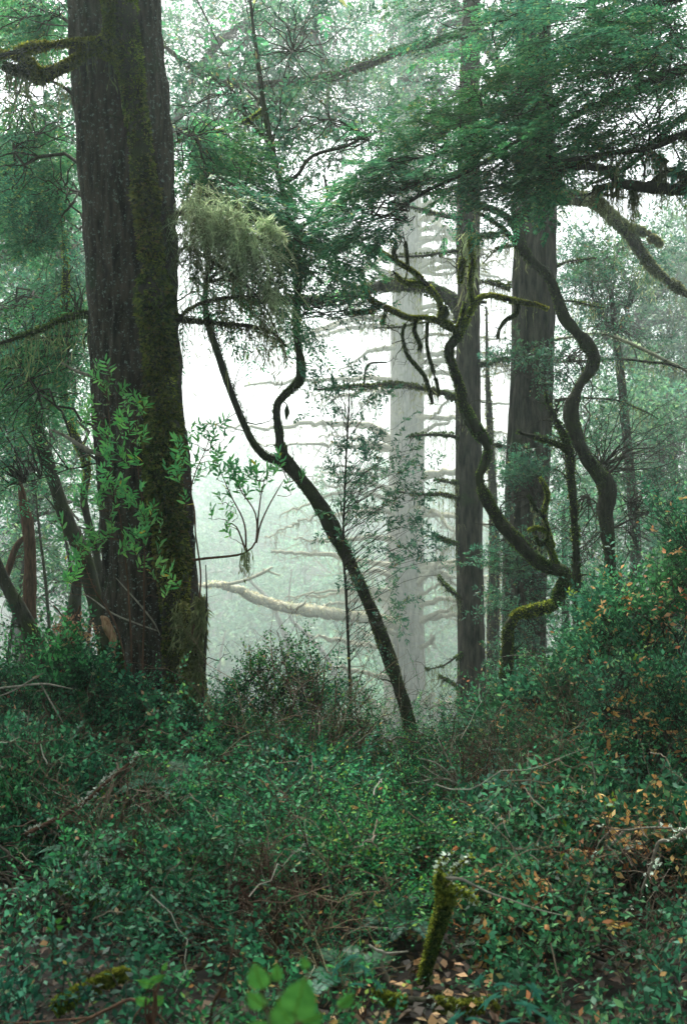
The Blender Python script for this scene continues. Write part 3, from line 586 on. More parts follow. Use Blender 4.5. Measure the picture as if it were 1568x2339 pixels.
limb(fa, [(1060, 925, 14), (1035, 908, 12), (1000, 895, 11), (960, 885, 11), (900, 878, 11), (850, 882, 10), (780, 885, 9), (715, 890, 4)], DA - .3, 'mid_bark', seed=52, lich=70, lichL=.4, moss=2500, mL=.04, mossmat='dark_moss', step=.06)
limb(fa, [(830, 884, 6), (833, 850, 5), (845, 833, 5), (880, 830, 4)], DA - .3, 'mid_bark', seed=53)
limb(fa, [(1085, 690, 10), (1110, 690, 8)], DA, 'mid_bark', seed=53)
for k, pth in enumerate([[(1055, 1000, 9), (1020, 993, 8), (965, 992, 6), (930, 998, 3)], [(1055, 1140, 10), (1010, 1130, 9), (960, 1128, 6), (900, 1120, 3)], [(1055, 1105, 8), (1020, 1100, 6), (990, 1095, 3)], [(1060, 1375, 7), (1020, 1340, 5), (1000, 1315, 3)], [(1060, 1590, 6), (1030, 1560, 5), (1000, 1545, 3)], [(1060, 1490, 5), (1010, 1520, 4), (970, 1530, 2)], [(1055, 1245, 6), (1020, 1235, 5), (990, 1220, 3)],
                         [(1090, 835, 7), (1150, 822, 6), (1165, 820, 4)], [(1090, 645, 6), (1150, 648, 5), (1200, 650, 3)], [(1090, 540, 8), (1140, 535, 6), (1160, 536, 4)], [(1060, 570, 8), (1000, 580, 6), (900, 585, 4)], [(1060, 500, 12), (1010, 490, 10), (960, 480, 7), (890, 460, 4)], [(1060, 420, 12), (1000, 440, 9), (940, 430, 6), (840, 425, 4)], [(1060, 740, 8), (1000, 735, 6), (900, 745, 4), (850, 755, 3)]]):
    limb(fa, pth, DA - .1, 'mid_bark', seed=54 + k, lich=40, lichL=.45, lichmat='lichen', moss=500, mL=.04, mossmat='dark_moss')
# long limb sweeping up and left, high in the picture
limb(fa, [(1072, 78, 14), (1000, 92, 15), (900, 120, 17), (800, 160, 19), (700, 186, 19), (600, 196, 16), (540, 192, 15), (480, 180, 14), (445, 158, 13), (400, 125, 11), (360, 88, 8), (320, 40, 4)], DA - 1, 'mid_bark', seed=70, moss=2500, mL=.04, mossmat='dark_moss', lich=80, lichL=.5, step=.08)
limb(fa, [(480, 180, 7), (476, 240, 6), (470, 290, 4)], DA - 1, 'mid_bark', seed=71)
B_ = [(1190, 1990, 122), (1187, 1800, 106), (1190, 1640, 92), (1196, 1500, 90), (1198, 1300, 92), (1204, 1100, 94), (1212, 900, 93), (1217, 700, 91), (1222, 500, 90), (1220, 300, 84), (1218, 100, 74), (1215, -100, 68), (1210, -600, 48), (1205, -1300, 14), (1205, -1500, 4)]
DB = 14.0
fb, sfb = trunk_tree('fir_tree', 'broader of the two straight grey-brown fir trunks right of centre', 'tree', B_, DB, 'mid_bark', sides=120, step=.05, lump=.05, lumpk=1.5, seed=80, ridges=(.055, 8, .9))
limb(fb, [(1262, 455, 22), (1290, 450, 22), (1330, 455, 24), (1360, 462, 25), (1393, 490, 25), (1433, 530, 24), (1473, 590, 20), (1508, 628, 15), (1568, 673, 12), (1640, 720, 6)], DB + 1, 'mid_bark', sides=12, seed=81, moss=7000, mL=.05, mossmat='lichen', lich=120, lichL=.6)
limb(fb, [(1425, 522, 13), (1470, 530, 13), (1490, 545, 11), (1510, 560, 5)], DB + 1, 'mid_bark', seed=82, moss=2500, mL=.05, mossmat='lichen')
for k, pth in enumerate([[(1255, 825, 6), (1330, 826, 6), (1400, 822, 5), (1500, 830, 6), (1580, 850, 4)], [(1165, 820, 6), (1120, 818, 4)], [(1160, 1020, 6), (1130, 1016, 5), (1117, 1015, 3)], [(1265, 915, 8), (1300, 910, 7), (1340, 912, 5), (1420, 920, 5), (1500, 960, 3)], [(1250, 620, 6), (1290, 600, 4), (1360, 590, 3)], [(1165, 660, 6), (1110, 640, 4)], [(1265, 445, 8), (1330, 440, 7), (1430, 448, 5)], [(1255, 700, 6), (1300, 690, 5), (1380, 700, 3)], [(1250, 780, 7), (1360, 760, 7), (1430, 780, 8), (1500, 815, 8), (1580, 860, 7)], [(1165, 560, 6), (1130, 570, 4), (1100, 600, 3)], [(1250, 990, 5), (1300, 1010, 4), (1350, 1000, 2)]]):
    limb(fb, pth, DB + .2, 'mid_bark' if k != 8 else 'moss_limb', seed=84 + k, lich=30, lichL=.35, moss=400, mL=.035, mossmat='dark_moss' if k != 8 else 'pale_moss')
SP['shoot'] = dict(SP['oaks'], ll=.065, lw=.027, L=.4, ns=7, n=7)
crown(fb, [('shoot', 60, 1130, 790, 1290, 900, 13.1, 13.6, .42, 2), ('shoot', 70, 1150, 1020, 1260, 1180, 13, 13.6, .42, 2), ('shoot', 130, 1120, 1220, 1270, 1480, 12.9, 13.6, .42, 2), ('shoot', 50, 1150, 1480, 1260, 1620, 12.8, 13.5, .42, 2)], sfb[::12], limb_r=.008, limb_mat='dark_twig', name='leafy_shoot', limbname='shoot_stem')
for r_, s_ in ((fa, sfa), (fb, sfb)):
    pass
# hanging grey-green lichen curtains on the slimmer fir
q = px([(1070, 540, 6), (1075, 545, 6), (1080, 540, 6)], DA - .6)[:, :3]; q = np.repeat(q, 14, 0) + rng.normal(0, .07, (42, 3)); mesh('hanging_lichen', merge_g(strands(q, rng.uniform(.3, 1.1, 42), w0=.008, side=5)), 'lichen', fa)
c3, sc3 = trunk_tree('fir_tree', 'thin grey trunk in the gap between the slimmer and the broader fir right of centre', 'tree', [(1118, 1980, 36), (1122, 1640, 34), (1126, 1400, 28), (1128, 1250, 24), (1124, 1120, 20), (1118, 980, 16), (1112, 850, 10), (1110, 700, 4)], 21, 'mid_bark', sides=16, step=.1, seed=98)
mesh('moss', fuzz(sc3, 3000, .06, bias=0), 'lichen', c3)

# ---- twisted mossy oak in front of the firs
DT = 9.5
TW = [(1150, 1800, 34), (1152, 1650, 26), (1156, 1520, 24), (1160, 1440, 24), (1176, 1408, 23), (1205, 1398, 22), (1240, 1390, 24), (1268, 1378, 20), (1277, 1355, 24), (1290, 1328, 29), (1291, 1308, 28), (1272, 1299, 26), (1245, 1294, 28), (1222, 1278, 28), (1195, 1252, 28), (1162, 1216, 28), (1130, 1175, 25), (1103, 1125, 22), (1094, 1090, 19), (1108, 1055, 18), (1112, 1018, 20), (1088, 982, 24), (1062, 935, 23), (1050, 885, 21), (1033, 840, 19), (1024, 805, 18), (1030, 785, 17), (1048, 765, 15)]
tw, stw = trunk_tree('mossy_oak', 'thin snaking oak wrapped in green moss, arching in front of the two straight firs', 'tree', TW, DT, 'oak_bark', sides=16, step=.025, lump=.34, lumpk=7, seed=100)
mesh('moss', fuzz(stw[stw[:, 2] > -.3], 22000, .02, bias=.5), 'dark_moss', tw)
q = stw[(np.abs(stw[:, 0] - P(1215, 0, DT)[0]) < .22) & (stw[:, 2] < P(0, 1340, DT)[2])]; mesh('bright_moss', fuzz(q, 1500, .026, bias=.9), 'moss', tw)
TL = [
 [(1048, 765, 14), (1023, 742, 13), (983, 728, 13), (933, 726, 14), (908, 715, 14), (878, 701, 12), (848, 686, 11), (831, 657, 9), (829, 640, 4)],
 [(1035, 752, 12), (1003, 735, 11), (1008, 710, 12), (998, 680, 11), (973, 650, 12), (943, 620, 11), (903, 596, 10), (858, 570, 7), (840, 560, 3)],
 [(1048, 765, 13), (1060, 740, 13), (1073, 712, 12), (1093, 681, 12), (1123, 675, 11), (1163, 685, 11), (1200, 692, 8), (1223, 695, 6), (1250, 706, 3)],
 [(1182, 690, 7), (1178, 716, 9), (1150, 735, 9), (1137, 760, 8), (1136, 778, 3)],
 [(973, 652, 8), (945, 648, 9), (923, 645, 9), (905, 630, 8), (895, 618, 4)],
 [(928, 615, 7), (930, 595, 6), (928, 572, 6), (922, 545, 6), (908, 540, 3)],
 [(925, 740, 8), (918, 765, 8), (929, 810, 7), (949, 835, 8), (969, 860, 8), (980, 895, 9), (987, 922, 3)],
 [(975, 738, 8), (974, 780, 7), (979, 815, 8), (993, 860, 8), (999, 885, 5), (1000, 905, 2)],
 [(1050, 900, 3), (1065, 940, 3), (1066, 980, 2)],
 [(1078, 690, 8), (1073, 650, 9), (1078, 600, 9), (1074, 560, 6), (1073, 540, 3)],
 [(1050, 645, 9), (1052, 620, 10), (1055, 595, 12), (1057, 590, 5)],
 [(858, 710, 4), (830, 712, 4), (793, 717, 3)],
 [(880, 700, 5), (880, 715, 4), (870, 740, 2)],
 [(1030, 790, 5), (1055, 720, 5), (1060, 690, 2)],
 [(1268, 1300, 14), (1262, 1270, 12), (1250, 1240, 10), (1247, 1215, 8), (1225, 1205, 8), (1205, 1212, 4)],
 [(1262, 1250, 8), (1248, 1200, 7), (1240, 1170, 8), (1250, 1130, 6), (1232, 1090, 3)],
 [(1250, 1230, 6), (1232, 1245, 6), (1222, 1225, 4)],
 [(1244, 1180, 5), (1225, 1165, 5), (1205, 1130, 3)],
 [(950, 728, 6), (945, 755, 6), (960, 790, 5), (955, 800, 2)],
 [(1000, 730, 5), (1020, 715, 6), (1010, 700, 3)],
 [(905, 596, 5), (898, 575, 5), (905, 555, 2)],
 [(868, 696, 5), (855, 705, 6), (848, 700, 3)],
]
for k, pth in enumerate(TL): limb(tw, [(q_[0], q_[1], q_[2] * (.5 if k in (5, 6, 7, 18, 3) else .75)) for q_ in pth], DT, seed=101 + k, moss=max(500, 14 * len(pth) * 60), mL=.016 if k in (3, 5, 6, 7) else .02, mossmat='moss' if k in (0, 1, 2, 4, 9, 14, 15, 10, 12, 13) else 'dark_moss', lich=max(4, 3 * len(pth)), lichL=.22, jit=.03, lump=.3)
# ---- dark stem E at the right
DE = 11.0
EE = [(1398, 1700, 36), (1396, 1500, 32), (1392, 1290, 30), (1386, 1220, 31), (1380, 1170, 32), (1385, 1120, 36), (1369, 1085, 36), (1339, 1045, 36), (1314, 992, 32), (1303, 935, 30), (1322, 882, 25), (1342, 852, 25), (1355, 820, 25), (1335, 782, 26), (1313, 758, 24), (1285, 720, 24), (1270, 672, 22), (1248, 628, 21), (1213, 596, 21), (1190, 560, 20), (1174, 512, 18), (1133, 482, 16), (1078, 463, 12), (1040, 440, 6)]
te, ste = trunk_tree('oak_tree', 'dark crooked oak rising in front of the right-hand greenery, bending left across the broader fir', 'tree', EE, DE, 'oak_bark', sides=16, step=.03, lump=.36, lumpk=6, seed=130)
mesh('moss', fuzz(ste, 12000, .018, bias=0), 'dark_moss', te)
limb(te, [(1205, 590, 14), (1170, 550, 13), (1143, 520, 11), (1103, 485, 8), (1080, 480, 4)], DE, seed=131, moss=1200, mL=.02, mossmat='dark_moss', lich=25)
limb(te, [(1176, 512, 12), (1172, 480, 11), (1182, 440, 9), (1190, 380, 6)], DE, seed=132)
limb(te, [(1385, 1085, 8), (1410, 1060, 6), (1440, 1030, 4), (1500, 1025, 2)], DE, 'dark_twig', seed=133)
limb(te, [(1390, 1210, 6), (1440, 1190, 4), (1500, 1170, 2)], DE, 'dark_twig', seed=134)
limb(te, [(1305, 940, 10), (1298, 925, 8), (1296, 915, 5)], DE, seed=135)
SP['fine'] = dict(SP['oaks'], ll=.05, lw=.017, L=.5, ns=7, n=7)
crown(te, [('fine', 70, 1320, 920, 1560, 1120, 11, 13, .45, 1.4), ('fine', 60, 1380, 1080, 1620, 1260, 11, 13, .45, 1.4), ('fine', 40, 1270, 1100, 1400, 1330, 11.2, 12.5, .47, 1.5), ('fine', 40, 1240, 740, 1420, 900, 11.5, 12.6, .5, 1.5), ('fine', 30, 1260, 960, 1330, 1120, 11.5, 12.5, .47, 1.5)], ste[::10], limb_r=.012, limb_mat='dark_twig')
# ---- dead snag
dg, sdg = trunk_tree('dead_tree', 'dead reddish-brown snag with one broken side branch, between the broader fir and the crooked oak', 'tree', [(1322, 1700, 22), (1320, 1500, 20), (1316, 1340, 18), (1313, 1230, 18), (1304, 1105, 18), (1299, 1035, 19), (1284, 990, 17), (1264, 955, 15), (1252, 925, 10), (1244, 895, 5)], 9.2, 'oak_bark', sides=12, step=.03, lump=.25, lumpk=14, seed=140)
mesh('moss', fuzz(sdg, 4000, .022, bias=0), 'dark_moss', dg)
limb(dg, [(1297, 1030, 13), (1270, 1015, 13), (1224, 997, 11), (1195, 990, 8), (1178, 984, 5)], 9.2, seed=141, moss=800, mL=.02, mossmat='dark_moss')
limb(dg, [(1270, 960, 5), (1255, 962, 4), (1235, 960, 2)], 9.2, seed=142)
limb(dg, [(1262, 945, 5), (1275, 925, 4), (1285, 905, 2)], 9.2, 'dark_twig', seed=143)
# ---- fir standing beyond the right edge: its boughs fill the upper right
xr, yr = P(2150, 0, 8.5)[0], 8.5
rf = thing('fir_tree', 'dark green fir boughs spreading in from the right edge, their trunk out of view', 'tree', (xr, yr, -.2))
mesh('trunk', tube(np.array([[xr, yr, z, r] for z, r in ((-.6, .5), (1, .4), (4, .36), (8, .3), (13, .2), (20, .04))]), 40, .08, .05, 2, ridges=(.02, 14, 2), seed=150), 'fir_bark', rf, smooth=True)
for k, (pth, dd) in enumerate([([(2120, 470, 40), (1900, 455, 36), (1700, 440, 30), (1568, 433, 25), (1508, 430, 25), (1473, 425, 24), (1423, 415, 23), (1393, 392, 20), (1348, 384, 17), (1283, 386, 16), (1240, 384, 14), (1213, 386, 12), (1173, 408, 8), (1083, 430, 5), (1040, 440, 3)], 8.0),
      ([(2120, 300, 30), (1800, 320, 24), (1620, 325, 16), (1540, 318, 12), (1490, 320, 8), (1440, 345, 4)], 8.3),
      ([(2100, 100, 30), (1700, 200, 22), (1568, 262, 18), (1480, 330, 14), (1423, 390, 9), (1350, 420, 5)], 8.2),
      ([(1565, 432, 12), (1560, 400, 11), (1530, 392, 11), (1510, 400, 10), (1495, 415, 8), (1478, 420, 8)], 8.0),
      ([(1440, 440, 10), (1448, 430, 6), (1455, 415, 4)], 8.0), ([(1520, 372, 5), (1495, 350, 5), (1480, 340, 3)], 8.0),
      ([(1423, 415, 8), (1390, 425, 6), (1355, 430, 3)], 8.0),
      ([(2100, -150, 34), (1700, -60, 26), (1400, 60, 18), (1150, 180, 12), (1000, 290, 7), (860, 360, 4)], 8.6),
      ([(2100, 60, 34), (1700, 120, 26), (1450, 200, 18), (1250, 290, 13), (1050, 400, 8), (850, 500, 4)], 7.8),
      ([(2100, 200, 30), (1750, 260, 20), (1450, 340, 12), (1250, 380, 8)], 7.4)]):
    limb(rf, pth, dd, 'dark_twig', sides=10, seed=151 + k, name='bough', moss=3500, mL=.02, mossmat='dark_moss', lich=90, lichL=.3, step=.05)
def dirR(S, D):
    o = np.zeros_like(S); o[:, 0] = -.85; o[:, 1] = rng.normal(-.1, .6, len(S)); o[:, 2] = -.22 + rng.normal(0, .26, len(S)); o[:, 0] += rng.normal(0, .45, len(S)); return o
SP['firR'] = dict(SP['fir'], L=.6, bflat=.9, flat=.88, bdroop=.12, jitter=.18)
bs = np.vstack([spline(px(p_, d_), .3) for p_, d_ in (([(2100, -150, 34), (1700, -60, 26), (1400, 60, 18), (1150, 180, 12), (1000, 290, 7), (860, 360, 4)], 8.6), ([(2100, 60, 34), (1700, 120, 26), (1450, 200, 18), (1250, 290, 13), (1050, 400, 8), (850, 500, 4)], 7.8), ([(2100, 200, 30), (1750, 260, 20), (1450, 340, 12), (1250, 380, 8)], 7.4), ([(1900, 455, 36), (1568, 433, 25), (1393, 392, 20), (1213, 386, 12)], 8.0))])
crown(rf, [('firR', 74, 980, 120, 1300, 330, 7.4, 9.4, .42, 1.3), ('firR', 108, 1200, -40, 1640, 240, 7.2, 9.6, .4, 1.3), ('firR', 60, 1380, -60, 1700, 330, 6.8, 8.5, .4, 1.3), ('firR', 72, 880, 250, 1250, 430, 7.2, 8.8, .42, 1.4), ('firR', 60, 1180, 240, 1500, 400, 7.2, 8.6, .43, 1.4),
           ('firR', 50, 830, 330, 1040, 470, 7.2, 8.2, .42, 1.5), ('firR', 18, 780, 440, 960, 540, 7.1, 7.9, .45, 1.6), ('firR', 30, 960, -80, 1300, 80, 8.2, 9.6, .45, 1.3), ('firR', 24, 1150, 380, 1320, 440, 7.4, 8.2, .45, 1.5)],
      bs, limb_r=.014, limb_mat='dark_twig', dirf=dirR, limb_n=14, limbname='twig')
high_crown(rf, xr, yr, 9.5, 21, 5, 160, seed=8)

# ---- thin crooked stems and the wood at left
GL = 'crooked stems in the shade left of the massive fir'
f1, s1 = trunk_tree('oak_tree', 'straight leaning dark stem running from upper left down behind the massive fir', 'tree', [(262, 1750, 42), (250, 1600, 40), (240, 1480, 36), (222, 1390, 34), (205, 1320, 35), (185, 1255, 36), (155, 1195, 36), (130, 1120, 34), (100, 1030, 34), (75, 955, 34), (45, 885, 32), (15, 840, 30), (-30, 770, 28), (-90, 650, 22), (-120, 480, 12)], 10, 'oak_bark', seed=160, group=GL)
f2, s2_ = trunk_tree('oak_tree', 'wavy dark stem left of the massive fir with pale moss on its upper half', 'tree', [(232, 1500, 20), (226, 1320, 18), (215, 1240, 18), (200, 1185, 18), (191, 1132, 17), (201, 1082, 17), (190, 1035, 19), (166, 985, 20), (147, 910, 20), (136, 850, 20), (138, 780, 18), (148, 700, 15), (150, 600, 10), (140, 480, 6)], 11.5, 'oak_bark', seed=161, group=GL)
f3, s3 = trunk_tree('oak_tree', 'brown peeling stem with a pale broken top, second from the left edge', 'tree', [(80, 1700, 34), (75, 1500, 32), (68, 1390, 30), (70, 1285, 28), (65, 1205, 26), (56, 1160, 22), (48, 1115, 14), (44, 1090, 5)], 10.5, 'red_twig', sides=14, seed=162, group=GL, lump=.2)
f4, s4 = trunk_tree('oak_tree', 'thick dark stem bending in from the left edge low in the shade', 'tree', [(95, 1720, 38), (86, 1560, 36), (76, 1465, 36), (50, 1402, 34), (18, 1342, 30), (-15, 1270, 26), (-70, 1150, 20)], 9.5, 'oak_bark', seed=163, group=GL)
f5, s5 = trunk_tree('oak_stump', 'broad dark stump in deep shade between the left stems', 'stump', [(150, 1640, 80), (158, 1500, 56), (165, 1430, 44), (172, 1370, 32), (180, 1300, 20), (183, 1270, 9)], 12, 'oak_bark', seed=164)
limb(f3, [(10, 1330, 15), (22, 1290, 16), (42, 1245, 14), (62, 1225, 8)], 10.5, 'red_twig', seed=165)
for k, (x0, y0, x1, y1, w0, d_) in enumerate([(118, 1560, 85, 1160, 7, 15), (200, 1500, 240, 1000, 9, 17), (20, 1500, 95, 1000, 10, 18), (185, 1500, 120, 1060, 8, 16)]):
    t_, _ = trunk_tree('young_tree', ['thin bare pole leaning left, deep in the shade at the left edge', 'thin dim pole just left of the massive fir', 'thin grey pole rising to the right near the left edge', 'thin bare pole leaning left behind the wavy stem'][k], 'tree', [(x0, y0, w0), ((x0 + x1) / 2 + 6, (y0 + y1) / 2, w0 * .9), (x1, y1, w0 * .6), (x1 - 15, y1 - 260, 2)], d_, 'oak_bark', seed=170 + k, sides=6, step=.1)
SP['oakl'] = dict(SP['oak'], ll=.085, lw=.034)
mesh('moss', fuzz(s2_[s2_[:, 2] > 1.8], 5000, .025, bias=0), 'moss', f2)
crown(f1, [('oakl', 90, -80, 120, 190, 440, 10.5, 13, .42, 1.2), ('oakl', 60, -80, -80, 200, 120, 9.5, 12, .44, 1.2), ('oakl', 30, -80, 820, 60, 1060, 9, 11, .45)], s1[::8], limb_r=.02)
crown(f2, [('oakl', 150, -60, 440, 215, 720, 12, 16, .38, 1.1), ('oakl', 90, -60, 660, 215, 860, 12, 15, .45, 1.1)], s2_[::8], limb_r=.02)

# ---- the foliage of trees further back (each its own tree)
def back_tree(label, trunkpath, d, regs, mat='mid_bark', name='broadleaf_tree', sides=8, limb_r=.05, group=None, step=.25, KF=None):
    K = KF or (1.5 if d > 20 else 1.0)
    if K > 1:
        d = d * K; limb_r = limb_r * K; step = step * K; r2 = []
        for r_ in regs:
            SP[r_[0] + 'K'] = {k_: (v_ * K if k_ in ('ll', 'lw', 'L') else v_) for k_, v_ in SP[r_[0]].items()}
            r2.append((r_[0] + 'K', int(r_[1] * 1.25), *r_[2:6], r_[6] * K, r_[7] * K, r_[8], r_[9] / K))
        regs = r2
    t_, s_ = trunk_tree(name, label, 'tree', trunkpath, d, mat, sides=sides, step=step, seed=len(ROOT), group=group, lump=.1, lumpk=2)
    crown(t_, regs, s_[len(s_) // 4::4], limb_r=limb_r, limb_mat=mat); return t_
SP['b18'] = dict(SP['oak'], ll=.09, lw=.036, L=.9, ns=8, n=7)
SP['b25'] = dict(SP['oak'], ll=.12, lw=.05, L=1.1, ns=8, n=7, mat='far_leaf', twigs=False)
SP['b35'] = dict(SP['oak'], ll=.17, lw=.07, L=1.6, ns=8, n=7, mat='far_leaf', twigs=False)
SP['b60'] = dict(SP['oak'], ll=.3, lw=.14, L=2.6, ns=8, n=7, mat='slope_leaf', twigs=False)
SP['b90'] = dict(SP['oak'], ll=.5, lw=.24, L=4., ns=8, n=7, mat='slope_leaf', twigs=False)
GB = 'broadleaf trees fading into the fog'
back_tree('tall broadleaf tree rising behind the massive fir, its hazy crown filling the top centre', [(335, 1950, 60), (335, 1300, 46), (340, 900, 40), (350, 500, 34), (400, 280, 24), (480, 120, 18), (600, 20, 12), (700, -60, 6)], 15, [('b18', 135, 380, -60, 640, 200, 13.5, 17, .46, .8), ('b18', 162, 560, -60, 860, 200, 14, 18, .44, .8), ('b18', 108, 400, 160, 640, 420, 14, 17, .47, .8), ('b18', 94, 640, 160, 900, 330, 14, 17, .46, .8)], group=GB, KF=1.7)
back_tree('tall broadleaf tree behind the broader fir, its hazy leaves hanging between the fir tops', [(1205, 2000, 60), (1208, 1300, 50), (1212, 700, 42), (1190, 300, 30), (1110, 100, 20), (1000, -40, 10)], 19, [('b18', 121, 800, -60, 1060, 140, 17, 21, .44, .7), ('b18', 81, 860, 80, 1100, 300, 17, 21, .47, .7), ('b18', 54, 720, 300, 900, 420, 17, 20, .5, .8), ('b18', 67, 1100, 0, 1260, 140, 17, 20, .44, .7)], group=GB, KF=1.6)
back_tree('hazy green tree right of the broader fir, under the long arching mossy limb', [(1450, 1950, 30), (1452, 1300, 26), (1430, 1000, 22), (1410, 800, 18), (1390, 640, 10)], 19, [('b18', 330, 1280, 510, 1510, 730, 17, 21, .38, .8), ('b18', 81, 1330, 680, 1500, 860, 18, 21, .47, .8)], group=GB)
back_tree('pale spreading tree at the right edge with gnarled limbs fading into the fog', [(1500, 1950, 50), (1502, 1400, 44), (1500, 1100, 38), (1490, 960, 34), (1450, 850, 26), (1400, 790, 16), (1360, 740, 8)], 31, [('b35', 152, 1420, 640, 1640, 860, 28, 34, .42, .4), ('b35', 133, 1400, 820, 1640, 1050, 28, 34, .44, .4), ('b35', 95, 1480, 520, 1640, 680, 29, 34, .46, .4)], limb_r=.12, group=GB)
back_tree('leafy hazy tree behind the crooked oak at the right edge', [(1560, 1900, 30), (1550, 1300, 26), (1530, 1000, 18), (1500, 900, 8)], 22, [('b25', 190, 1380, 860, 1640, 1160, 20, 24, .42, .6), ('b25', 171, 1300, 1100, 1640, 1400, 19, 24, .38, .6), ('b25', 76, 1250, 900, 1400, 1200, 21, 24, .46, .6)], limb_r=.05, group=GB)
back_tree('dim leafy tree low between the two straight firs and the right-hand thicket', [(1290, 1950, 24), (1290, 1400, 18), (1285, 1150, 10)], 18, [('b18', 81, 1230, 1120, 1400, 1400, 16.5, 19, .42, .9), ('b18', 81, 1230, 1360, 1420, 1620, 16, 19, .38, .9)], group=GB)
back_tree('dim leafy tree behind the shaded stems at the left edge', [(60, 1900, 40), (62, 1400, 30), (70, 1100, 22), (90, 900, 10)], 20, [('b25', 171, -60, 900, 240, 1160, 18, 23, .4, .6), ('b25', 171, -60, 1120, 240, 1420, 17, 22, .36, .6), ('b25', 114, -60, 700, 220, 960, 19, 24, .42, .6)], group=GB)
back_tree('pale green tree shining through at the left edge, above the mossy left stems', [(40, 1900, 36), (50, 1000, 26), (80, 700, 16), (110, 560, 8)], 27, [('b35', 209, -60, 470, 210, 720, 24, 30, .36, .5), ('b35', 114, -60, 300, 210, 500, 24, 30, .42, .5)], group=GB)
back_tree('faint fir at the far right edge, hardly visible through the fog', [(1590, 1900, 50), (1585, 1000, 40), (1575, 600, 26), (1570, 440, 6)], 55, [('b60', 50, 1500, 560, 1660, 1100, 50, 60, .4, .25)], name='fir_tree', limb_r=.2, group=GB)
# lower slope of the clearing: trees standing further and further down in the fog
GS = 'trees on the slope below the clearing'
for k, (x0, y0, x1, y1, d_, n_, sp) in enumerate([(460, 1090, 700, 1300, 88, 60, 'b90'), (620, 1150, 860, 1340, 96, 60, 'b90'), (760, 1100, 1000, 1300, 105, 50, 'b90'), (940, 1120, 1160, 1400, 92, 60, 'b90'), (420, 1200, 620, 1400, 66, 60, 'b60'), (600, 1260, 820, 1440, 62, 70, 'b60'), (780, 1300, 1000, 1500, 58, 60, 'b60'), (950, 1320, 1200, 1540, 54, 60, 'b60'),
                                                   (440, 1400, 640, 1600, 44, 70, 'b60'), (600, 1480, 820, 1680, 40, 70, 'b60'), (760, 1520, 980, 1700, 38, 70, 'b60'), (940, 1500, 1160, 1700, 40, 60, 'b60')]):
    xm = (x0 + x1) / 2; kf = 2.5 if d_ > 50 else 3.4; dk = d_ * kf; g_ = HY + (EYE - float(gz(P(xm, 0, dk)[0], dk)) + .5) / dk * F; sh = 14 * (-1) ** k
    back_tree(['far tree on the valley slope just right of the massive fir', 'far tree on the valley slope behind the leaning oak', 'far tree on the valley slope just left of the pale fir', 'far tree on the valley slope between the pale fir and the slimmer fir', 'rounded tree half way down the slope, beside the massive fir', 'rounded tree half way down the slope, above the long pale limb', 'rounded tree half way down the slope, at the foot of the pale fir', 'rounded tree half way down the slope, behind the slimmer fir',
               'dim tree low in the clearing over the thicket, left of the leaning oak', 'dim tree low in the clearing directly left of the leaning oak base', 'dim tree low in the clearing between the leaning oak and the pale fir', 'dim tree low in the clearing between the pale fir and the slimmer fir'][k],
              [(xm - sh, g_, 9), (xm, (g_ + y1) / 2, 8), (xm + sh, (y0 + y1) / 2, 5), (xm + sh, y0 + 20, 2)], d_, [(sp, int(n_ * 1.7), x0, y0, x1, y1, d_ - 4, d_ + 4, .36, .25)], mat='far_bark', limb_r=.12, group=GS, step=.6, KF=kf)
# thin forked trunks half lost in the fog
for k, pth in enumerate([[(735, 1700, 14), (700, 1600, 14), (660, 1480, 13), (620, 1380, 10), (575, 1330, 7), (545, 1290, 4)], [(755, 1680, 13), (770, 1580, 12), (745, 1500, 11), (690, 1440, 9), (660, 1400, 6), (665, 1300, 3)], [(500, 1700, 12), (505, 1600, 11), (500, 1520, 8), (515, 1440, 3)]]):
    trunk_tree('young_tree', ['faint leaning bare trunk in the fog left of the leaning oak', 'faint forked bare trunk in the fog directly left of the leaning oak', 'faint short bare trunk in the fog close to the massive fir'][k], 'tree', pth, 88, 'far_bark', seed=200 + k, sides=8, step=.2, group=GS)

# high crowns over the clearing edge
high_crown(fb, P(1215, 0, DB)[0], DB, 11.5, 24, 4.0, 200, seed=13)
high_crown(fa, P(1075, 0, DA)[0], DA, 12.5, 24, 3.6, 160, seed=17)
# firs added beside and behind the camera, out of view, to shade near fog
GW = 'tall firs of the wood around the viewpoint'
for k, (x_, y_, z0, rad, n_) in enumerate([(-3.6, .5, 8, 5.0, 260), (4.6, 1.0, 8, 5.0, 260), (.8, -5, 4.5, 5.5, 420), (-7.5, -4, 3.0, 6.5, 420), (8.5, -5, 3.0, 6.5, 420), (-9, 5, 3.6, 5.5, 420), (10.5, 6, 4.5, 5.5, 360), (0, -12, 1.5, 8, 520)]):
    zg = float(gz(x_, y_)); t_ = thing('fir_tree', ['tall fir just outside the left edge of the view', 'tall fir just outside the right edge of the view', 'tall fir behind the viewpoint', 'tall fir behind and left of the viewpoint', 'tall fir behind and right of the viewpoint', 'tall fir well left of the massive mossy fir', 'tall fir well right of the crooked oak', 'tall fir far behind the viewpoint'][k], 'tree', (x_, y_, zg), GW)
    mesh('trunk', tube(np.array([[x_, y_, zg - .3, .42], [x_, y_, zg + 2, .36], [x_, y_, 8, .28], [x_, y_, 14, .16], [x_, y_, 20, .03]]), 24, .15, .08, 3, seed=400 + k), 'fir_bark', t_, smooth=True)
    high_crown(t_, x_, y_, z0, 20, rad, n_, seed=30 + k)
HOLES = [(100, 2030, 4.1, .42, .6), (1500, 2080, 3.9, .32, .42), (640, 1850, 4.9, .16, .3), (960, 1990, 4.1, .16, .3), (1180, 1760, 5.2, .2, .3), (1280, 2010, 4.0, .18, .25), (380, 1860, 4.9, .22, .35), (250, 1700, 5.6, .2, .3)]
